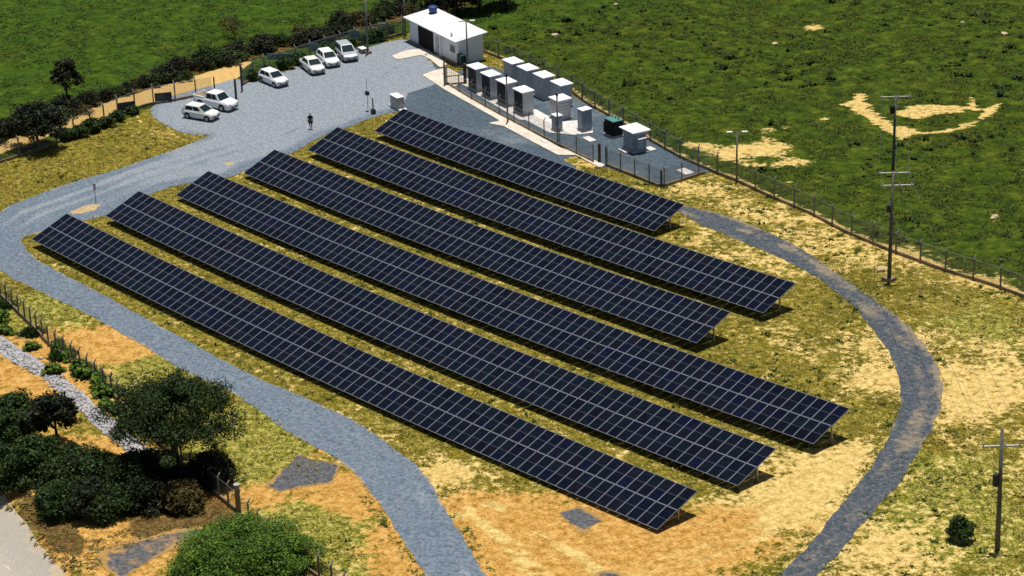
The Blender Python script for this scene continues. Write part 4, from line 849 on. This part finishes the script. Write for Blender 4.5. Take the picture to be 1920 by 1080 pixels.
def tree(name, label, cat, p, h, rad, crown=None, trunk_h=None, m='leafdark', n=60, per=130, size=.16, seed=0, clump=.9, group=None, flat=1.0, lean=(0, 0), bark='bark', limbs=7, thick=.22, low=.0):
    """crown: half ellipsoid of radius rad from trunk_h up to h; limbs carry the clumps"""
    g = np.random.default_rng(seed+100); P = at(*p); root = empty(name, P); tag(root, label, cat, group)
    th = trunk_h if trunk_h is not None else h*.3; cs = []; rs = []
    rx, ry = rad if isinstance(rad, tuple) else (rad, rad)
    for _ in range(n):
        a = g.random()*2*math.pi; u = g.random(); el = (u**.7)
        r = math.sqrt(1-el**2*.9)*(.45+.55*g.random()**.5); k = .72+.5*g.random()
        cs.append((math.cos(a)*r*rx*k*.92+lean[0]*el, math.sin(a)*r*ry*k*.92+lean[1]*el, th+low+(h-th-low-clump*.4)*el*(.72+.28*g.random()))); rs.append(clump*(.6+.7*g.random()))
    trunk = MB(); fork = Vector((lean[0]*.3, lean[1]*.3, th*.75))
    trunk.tube([(0, 0, -.3), (fork.x*.4, fork.y*.4, th*.35), fork], [thick*1.25, thick, thick*.8], 10)
    tips = sorted(range(n), key=lambda i: g.random())[:limbs]
    for i in tips:
        c = Vector(cs[i]); mid = fork.lerp(c, .5)+Vector((0, 0, .12*(c-fork).length)); trunk.tube([fork, mid, c], [thick*.55, thick*.33, thick*.12], 6)
    trunk.build('trunk', M[bark], root, smooth=True)
    leaves(cs, rs, per, size, M[m], 'crown', root, seed=seed, flat=.7*flat, up=1.1 if m == 'leafbright' else .6); return root
tree('umbrella_tree', 'big dark umbrella-shaped tree overhanging the fence and the gravel road', 'tree', (332, 893), 7.8, (5.0, 4.8), trunk_h=3.4, m='leafdark', n=130, per=380, size=.095, seed=1, clump=.95, limbs=16, thick=.30)
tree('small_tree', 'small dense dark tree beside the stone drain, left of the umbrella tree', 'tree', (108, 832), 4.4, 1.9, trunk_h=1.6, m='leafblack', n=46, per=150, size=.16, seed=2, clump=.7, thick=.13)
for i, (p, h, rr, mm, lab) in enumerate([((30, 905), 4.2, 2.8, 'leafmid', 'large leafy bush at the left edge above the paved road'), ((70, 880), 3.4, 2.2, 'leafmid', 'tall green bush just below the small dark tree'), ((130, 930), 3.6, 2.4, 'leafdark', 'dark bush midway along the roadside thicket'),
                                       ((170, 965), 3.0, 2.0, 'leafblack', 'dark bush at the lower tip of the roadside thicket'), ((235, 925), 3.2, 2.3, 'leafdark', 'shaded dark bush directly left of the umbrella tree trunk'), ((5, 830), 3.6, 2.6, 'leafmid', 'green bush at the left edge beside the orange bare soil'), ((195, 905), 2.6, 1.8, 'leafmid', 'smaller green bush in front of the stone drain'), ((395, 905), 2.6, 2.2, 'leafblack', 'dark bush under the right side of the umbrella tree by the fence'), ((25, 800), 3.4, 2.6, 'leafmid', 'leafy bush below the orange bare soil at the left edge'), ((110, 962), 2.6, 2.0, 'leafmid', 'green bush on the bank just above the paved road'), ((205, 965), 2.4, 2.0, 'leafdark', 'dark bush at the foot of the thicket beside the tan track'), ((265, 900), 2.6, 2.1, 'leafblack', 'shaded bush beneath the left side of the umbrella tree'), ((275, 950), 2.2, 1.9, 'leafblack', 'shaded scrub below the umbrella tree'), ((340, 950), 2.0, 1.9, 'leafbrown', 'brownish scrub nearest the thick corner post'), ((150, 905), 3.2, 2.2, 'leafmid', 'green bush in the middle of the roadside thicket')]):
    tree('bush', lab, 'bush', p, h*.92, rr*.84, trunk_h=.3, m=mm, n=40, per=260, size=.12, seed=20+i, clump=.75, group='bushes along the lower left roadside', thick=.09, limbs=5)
tree('tall_grass_clump', 'bright green grassy clump, mound shaped, cut off by the bottom edge', 'plant', (462, 1082), 3.5, (5.7, 5.5), trunk_h=.3, m='leafbright', n=300, per=300, size=.075, seed=5, clump=.75, thick=.12)
tree('small_bush', 'lone small dark bush in the pale grass near the lower right pole', 'bush', (1800, 1012), 1.6, .72, trunk_h=.5, m='leafmid', n=20, per=150, size=.11, seed=6, clump=.40, thick=.06, limbs=5)
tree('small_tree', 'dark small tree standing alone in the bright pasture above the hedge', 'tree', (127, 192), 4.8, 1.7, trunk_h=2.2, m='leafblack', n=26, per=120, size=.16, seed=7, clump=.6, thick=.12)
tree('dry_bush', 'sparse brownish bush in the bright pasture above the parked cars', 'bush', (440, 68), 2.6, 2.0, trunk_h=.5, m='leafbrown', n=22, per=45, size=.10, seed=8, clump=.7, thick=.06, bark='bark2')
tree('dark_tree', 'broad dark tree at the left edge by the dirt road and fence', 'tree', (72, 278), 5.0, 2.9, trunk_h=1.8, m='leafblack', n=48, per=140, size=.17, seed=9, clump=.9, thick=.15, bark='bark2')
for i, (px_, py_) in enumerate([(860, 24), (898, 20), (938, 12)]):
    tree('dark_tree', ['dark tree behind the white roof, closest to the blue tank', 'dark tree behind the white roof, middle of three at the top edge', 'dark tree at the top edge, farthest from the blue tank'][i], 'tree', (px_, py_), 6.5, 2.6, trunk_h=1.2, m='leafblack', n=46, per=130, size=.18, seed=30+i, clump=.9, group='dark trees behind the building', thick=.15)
HEDGE = [(10, 255), (38, 248), (95, 235), (120, 222), (150, 212), (178, 200), (205, 190), (232, 182), (258, 172), (285, 163), (312, 154), (340, 144), (368, 134), (398, 126), (425, 116), (452, 108), (480, 104), (508, 96), (535, 92), (560, 84), (588, 78), (615, 72), (640, 64), (668, 56), (695, 50), (720, 42), (746, 36), (775, 12), (800, 10), (830, 8), (700, 30), (640, 45), (580, 62), (520, 80), (350, 126), (280, 148), (200, 172)]
h0_ = tree('hedge_shrub', 'dark scrubby shrub in the hedge line between bright pasture and dirt road', 'shrub', HEDGE[0], 1.9, 1.5, trunk_h=.2, m='leafblack', n=26, per=90, size=.11, seed=40, clump=.6, group='hedge shrubs along the dirt road', thick=.06, limbs=4)
h1_ = tree('hedge_shrub', 'dark scrubby shrub in the hedge line between bright pasture and dirt road', 'shrub', HEDGE[1], 1.6, 1.6, trunk_h=.2, m='leafdark', n=26, per=80, size=.11, seed=41, clump=.55, group='hedge shrubs along the dirt road', thick=.06, limbs=4)
h2_ = tree('hedge_shrub', 'thin brownish shrub in the hedge line between bright pasture and dirt road', 'shrub', (62, 242), 1.5, 1.4, trunk_h=.2, m='leafbrown', n=20, per=55, size=.12, seed=42, clump=.6, group='hedge shrubs along the dirt road', thick=.05, limbs=6)
hp = []
for a_, b_ in zip(HEDGEL, HEDGEL[1:]):
    L_ = float(np.hypot(*(b_-a_)))
    for k in range(int(L_/1.15)): q = a_+(b_-a_)*(k*1.15/L_); hp.append((q[0]+random.uniform(-2.2, .7), q[1]+random.uniform(-.6, .6)))
for i, (x, y) in enumerate(hp):
    c_ = copy_tree((h0_, h1_, h0_, h1_, h0_, h2_)[i % 6]); c_.location = (x, y, H(x, y)); s = random.uniform(.55, 1.2)
    c_.scale = (s*random.uniform(.8, 1.4), s*random.uniform(.8, 1.4), s*random.uniform(.7, 1.2)); c_.rotation_euler = (0, 0, random.random()*6.3)
FS = [(125, 262), (150, 256), (172, 247), (200, 238), (222, 226), (250, 214), (475, 150), (500, 138), (535, 128), (560, 120), (612, 102), (635, 94), (655, 88), (685, 80), (705, 76), (730, 62)]
f0_ = tree('fence_shrub', 'green shrub growing along the back fence by the dirt road and parked cars', 'shrub', FS[0], 1.3, 1.0, trunk_h=.15, m='leafmid', n=16, per=110, size=.13, seed=50, clump=.45, group='shrubs along the back fence', thick=.04, limbs=4)
for p in FS[1:]:
    c_ = copy_tree(f0_); c_.location = at(*p); s = random.uniform(.7, 1.15); c_.scale = (s, s, s); c_.rotation_euler = (0, 0, random.random()*6.3)
WS = [(110, 655), (130, 672), (150, 690), (165, 705), (185, 722), (200, 742), (5, 600), (12, 625), (60, 655), (100, 700), (200, 765)]
w0_ = tree('drain_shrub', 'low green shrub between the old fence and the stone drain', 'shrub', WS[0], .9, .8, trunk_h=.1, m='leafbright', n=14, per=110, size=.11, seed=60, clump=.35, group='low shrubs by the stone drain', thick=.03, limbs=4)
for p in WS[1:]:
    c_ = copy_tree(w0_); c_.location = at(*p); s = random.uniform(.7, 1.35); c_.scale = (s, s, s); c_.rotation_euler = (0, 0, random.random()*6.3)
# ------------------------------------------------------------------ stones
def rock(rad, seed):
    bm = bmesh.new(); bmesh.ops.create_icosphere(bm, subdivisions=2, radius=1); g = random.Random(seed)
    ph = [g.random()*6 for _ in range(6)]
    for v in bm.verts:
        c = v.co; k = 1+.18*math.sin(3*c.x+ph[0])+.15*math.sin(4*c.y+ph[1])+.12*math.sin(5*c.z+ph[2]+2*c.x)
        v.co = Vector((c.x*rad*k*1.2, c.y*rad*k, c.z*rad*k*.62))
    me = bpy.data.meshes.new('boulder'); bm.to_mesh(me); bm.free(); return me
for i, (p, rd, lab) in enumerate([((1041, 67), .55, 'ochre boulder in the pasture beyond the grey cabinets'), ((1452, 84), .5, 'ochre boulder below the bare sandy spot in the pasture'), ((1882, 64), .5, 'pale boulder near the top right of the pasture'), ((1805, 43), .35, 'small pale boulder high in the pasture'), ((1865, 410), .6, 'ochre boulder in the pasture beyond the tall utility pole'), ((42, 205), .6, 'pale boulder at the lower edge of the bright pasture'), ((1155, 9), .35, 'small pale boulder at the top edge of the pasture'), ((1652, 508), .6, 'flat pale stone at the foot of the tall utility pole')]):
    o = link('boulder', rock(rd*.62, i), M['sandstone'], None, at(*p)+Vector((0, 0, rd*.2))); tag(o, lab, 'boulder', 'boulders')
# drain stones
g = RNG; t_ = g.random(1600)*(len(RUB)-1); k_ = t_.astype(int); fr_ = (t_-k_)[:, None]; cp = RUB[k_]*(1-fr_)+RUB[np.minimum(k_+1, len(RUB)-1)]*fr_
cp = cp+g.normal(size=cp.shape)*.32
base = np.array([(1, 0, 0), (-1, 0, 0), (0, 1, 0), (0, -1, 0), (0, 0, 1), (0, 0, -.4)], float); bf = np.array([(0, 2, 4), (2, 1, 4), (1, 3, 4), (3, 0, 4), (2, 0, 5), (1, 2, 5), (3, 1, 5), (0, 3, 5)])
def scatter_stones(name, cp, lo, hi, m, kind='stuff'):
    n = len(cp); sz = lo+(hi-lo)*g.random(n)**2; v = base[None]*sz[:, None, None]*(.7+.6*g.random((n, 6, 1))); a = g.random(n)*6.3; ca, sa = np.cos(a)[:, None], np.sin(a)[:, None]
    x = v[:, :, 0]*ca-v[:, :, 1]*sa; y = v[:, :, 0]*sa+v[:, :, 1]*ca
    v = np.stack([x+cp[:, :1], y+cp[:, 1:], v[:, :, 2]*.8+Hn(cp[:, :1], cp[:, 1:])+.02], -1).reshape(-1, 3)
    f = (bf[None]+(np.arange(n)*6)[:, None, None]).reshape(-1, 3); o = link(name, npmesh(name, v, f), m); o['kind'] = kind; return o
scatter_stones('drain_rubble', cp, .08, .28, M['stone'])
# ------------------------------------------------------------------ grass tufts
def tufts(name, X, Y, size, m, blades=5, spread=1.0, squat=1.0):
    n = len(X); g = RNG; Z = Hn(X, Y); N = n*blades
    cx = np.repeat(X, blades)+g.normal(size=N)*np.repeat(size, blades)*.35*spread; cy = np.repeat(Y, blades)+g.normal(size=N)*np.repeat(size, blades)*.35*spread; cz = np.repeat(Z, blades)
    s = np.repeat(size, blades)*(.6+.8*g.random(N)); a = g.random(N)*6.283; ln = .25+.9*g.random(N)
    dx, dy = np.cos(a), np.sin(a)
    w = s*.28
    v = np.stack([np.stack([cx-dy*w, cy+dx*w, cz-.02], -1), np.stack([cx+dy*w, cy-dx*w, cz-.02], -1), np.stack([cx+dx*s*ln, cy+dy*s*ln, cz+s*squat*(1.1-.55*ln)], -1)], 1).reshape(-1, 3)
    o = link(name, npmesh(name, v, np.arange(3*N).reshape(-1, 3)), m); o['kind'] = 'stuff'; return o
def inframe(X, Y, pad=60):
    q = project(np.stack([X, Y, Hn(X, Y)], -1)); return (q[:, 0] > -pad) & (q[:, 0] < 1920+pad) & (q[:, 1] > -pad) & (q[:, 1] < 1080+pad)
N = 420000
X = RNG.uniform(-86, 120, N); Y = RNG.uniform(-50, 140, N); k = inframe(X, Y, 160); X, Y = X[k], Y[k]
past, bare, lush, orange, bright, soil_and_shade = zones(X, Y)
den = vnoise(X, Y, 2.2, 21)*.6+vnoise(X, Y, .8, 22)*.4
sdD = np.minimum(sd_poly(X, Y, DIRT), sd_poly(X, Y, OUTER))
rnd = RNG.random(len(X))
kp = (past > .5) & (bare < .35) & (sd_poly(X, Y, DIRT) > .2) & (sd_poly(X, Y, OUTER) > .3) & (sd_poly(X, Y, PAD) > .3)
lump = vnoise(X, Y, 1.5, 44)
ka = kp & (bright < .5) & (rnd < np.clip((lump-.38)*4, .05, 1)); kb = kp & (bright >= .5) & (rnd < np.clip((lump-.38)*4, .05, 1))
tufts('pasture_grass', X[ka], Y[ka], .16+.22*RNG.random(ka.sum())**2, M['tuftp'], 6, 1.2, .45)
tufts('bright_grass', X[kb], Y[kb], .16+.22*RNG.random(kb.sum())**2, M['tuftb'], 6, 1.2, .45)
# dark weeds in the pasture
kw = kp & (rnd < .028*np.clip((vnoise(X, Y, 8, 31)-.42)*3+(vnoise(X, Y, 2.2, 32)-.5)*1.6, 0, 1)) & (bright < .8)
tufts('pasture_weeds', X[kw], Y[kw], .30+.45*RNG.random(kw.sum())**3, M['weed'], 16, 1.0, .7)
# dry grass inside the site
edge = np.minimum(sd_poly(X, Y, OUTER), 99); inn = -sd_poly(X, Y, ISLAND)
inroad = ((edge > -.45*RNG.random(len(X))**2) | (inn > -.45*RNG.random(len(X))**2)) & (sd_poly(X, Y, PAD) > .2) & (sd_poly(X, Y, DIRT) > .2) & (sd_poly(X, Y, PAVED) > .2) & (sd_line(X, Y, RUB) > 1)
kd = (past < .5) & inroad & (bare+(den-.5)*.9 < .38) & (rnd < .85)
tufts('dry_grass', X[kd], Y[kd], .10+.26*RNG.random(kd.sum())**3, M['tuftd'], 6, 1.2, .45)
kg = (past < .5) & inroad & (bare < .6) & (rnd < .05*np.clip((vnoise(X, Y, 3.5, 61)-.55)*5, 0, 1))
tufts('site_weeds', X[kg], Y[kg], .16+.22*RNG.random(kg.sum())**2, M['tuftb'], 12, 1.0, .7)
ke = (X > 60) & (((edge > -.15) & (edge < .9)) | ((inn > -.15) & (inn < .7))) & (past < .5) & (rnd < np.clip((vnoise(X, Y, 4.5, 71)-.38)*3, 0, .8))
tufts('track_verge_grass', X[ke], Y[ke], .12+.2*RNG.random(ke.sum())**2, M['verge'], 8, 1.0, .35)
BANK = poly([(0, 905), (40, 915), (110, 985), (190, 1030), (230, 1000), (420, 960), (440, 975), (320, 990), (200, 1040), (160, 1075), (110, 1050), (60, 985), (0, 925)])
kb2 = (sd_poly(X, Y, BANK) < .4) & (rnd < .5)
tufts('bank_scrub', X[kb2], Y[kb2], .15+.3*RNG.random(kb2.sum())**2, M['bankw'], 9, 1.1, .35)
lf = np.concatenate([RNG.normal(size=(700, 2))*.35+np.array([(P.x, P.y)]) for P in [at(*q) for q in [(5, 575), (60, 625), (115, 668), (160, 702), (200, 735), (225, 765)]]])
tufts('roadside_weeds', lf[:, 0], lf[:, 1], .15+.3*RNG.random(len(lf)), M['leafmid'], 5)
# ------------------------------------------------------------------ light, sky, camera
SUN_EL, SUN_AZ = R(82), R(323)
w = bpy.data.worlds.new('World'); SC.world = w; w.use_nodes = True
nt = w.node_tree; bgn = nt.nodes['Background']; sky = nt.nodes.new('ShaderNodeTexSky'); sky.sky_type = 'NISHITA'; sky.sun_disc = False
sky.sun_elevation = SUN_EL; sky.sun_rotation = SUN_AZ; nt.links.new(sky.outputs[0], bgn.inputs['Color']); bgn.inputs['Strength'].default_value = .05
sl = bpy.data.lights.new('sun', 'SUN'); sl.energy = 4.8; sl.angle = R(.5); sl.color = (1, .955, .88)
so = bpy.data.objects.new('sun', sl); COL.objects.link(so); so.location = (0, 0, 120)
sdir = Vector((math.sin(SUN_AZ)*math.cos(SUN_EL), math.cos(SUN_AZ)*math.cos(SUN_EL), math.sin(SUN_EL)))
so.rotation_euler = sdir.to_track_quat('Z', 'Y').to_euler()
cd = bpy.data.cameras.new('camera'); co = bpy.data.objects.new('camera', cd); COL.objects.link(co); SC.camera = co
cd.sensor_width = 36; cd.lens = FPX/1920*36; cd.clip_start = 1; cd.clip_end = 6000
co.matrix_world = Matrix((( CR.x, CU.x, -CF.x, CAM[0]), (CR.y, CU.y, -CF.y, CAM[1]), (CR.z, CU.z, -CF.z, CAM[2]), (0, 0, 0, 1)))
SC.view_settings.view_transform = 'Standard'; SC.view_settings.look = 'None'; SC.view_settings.exposure = 0; SC.view_settings.gamma = 1
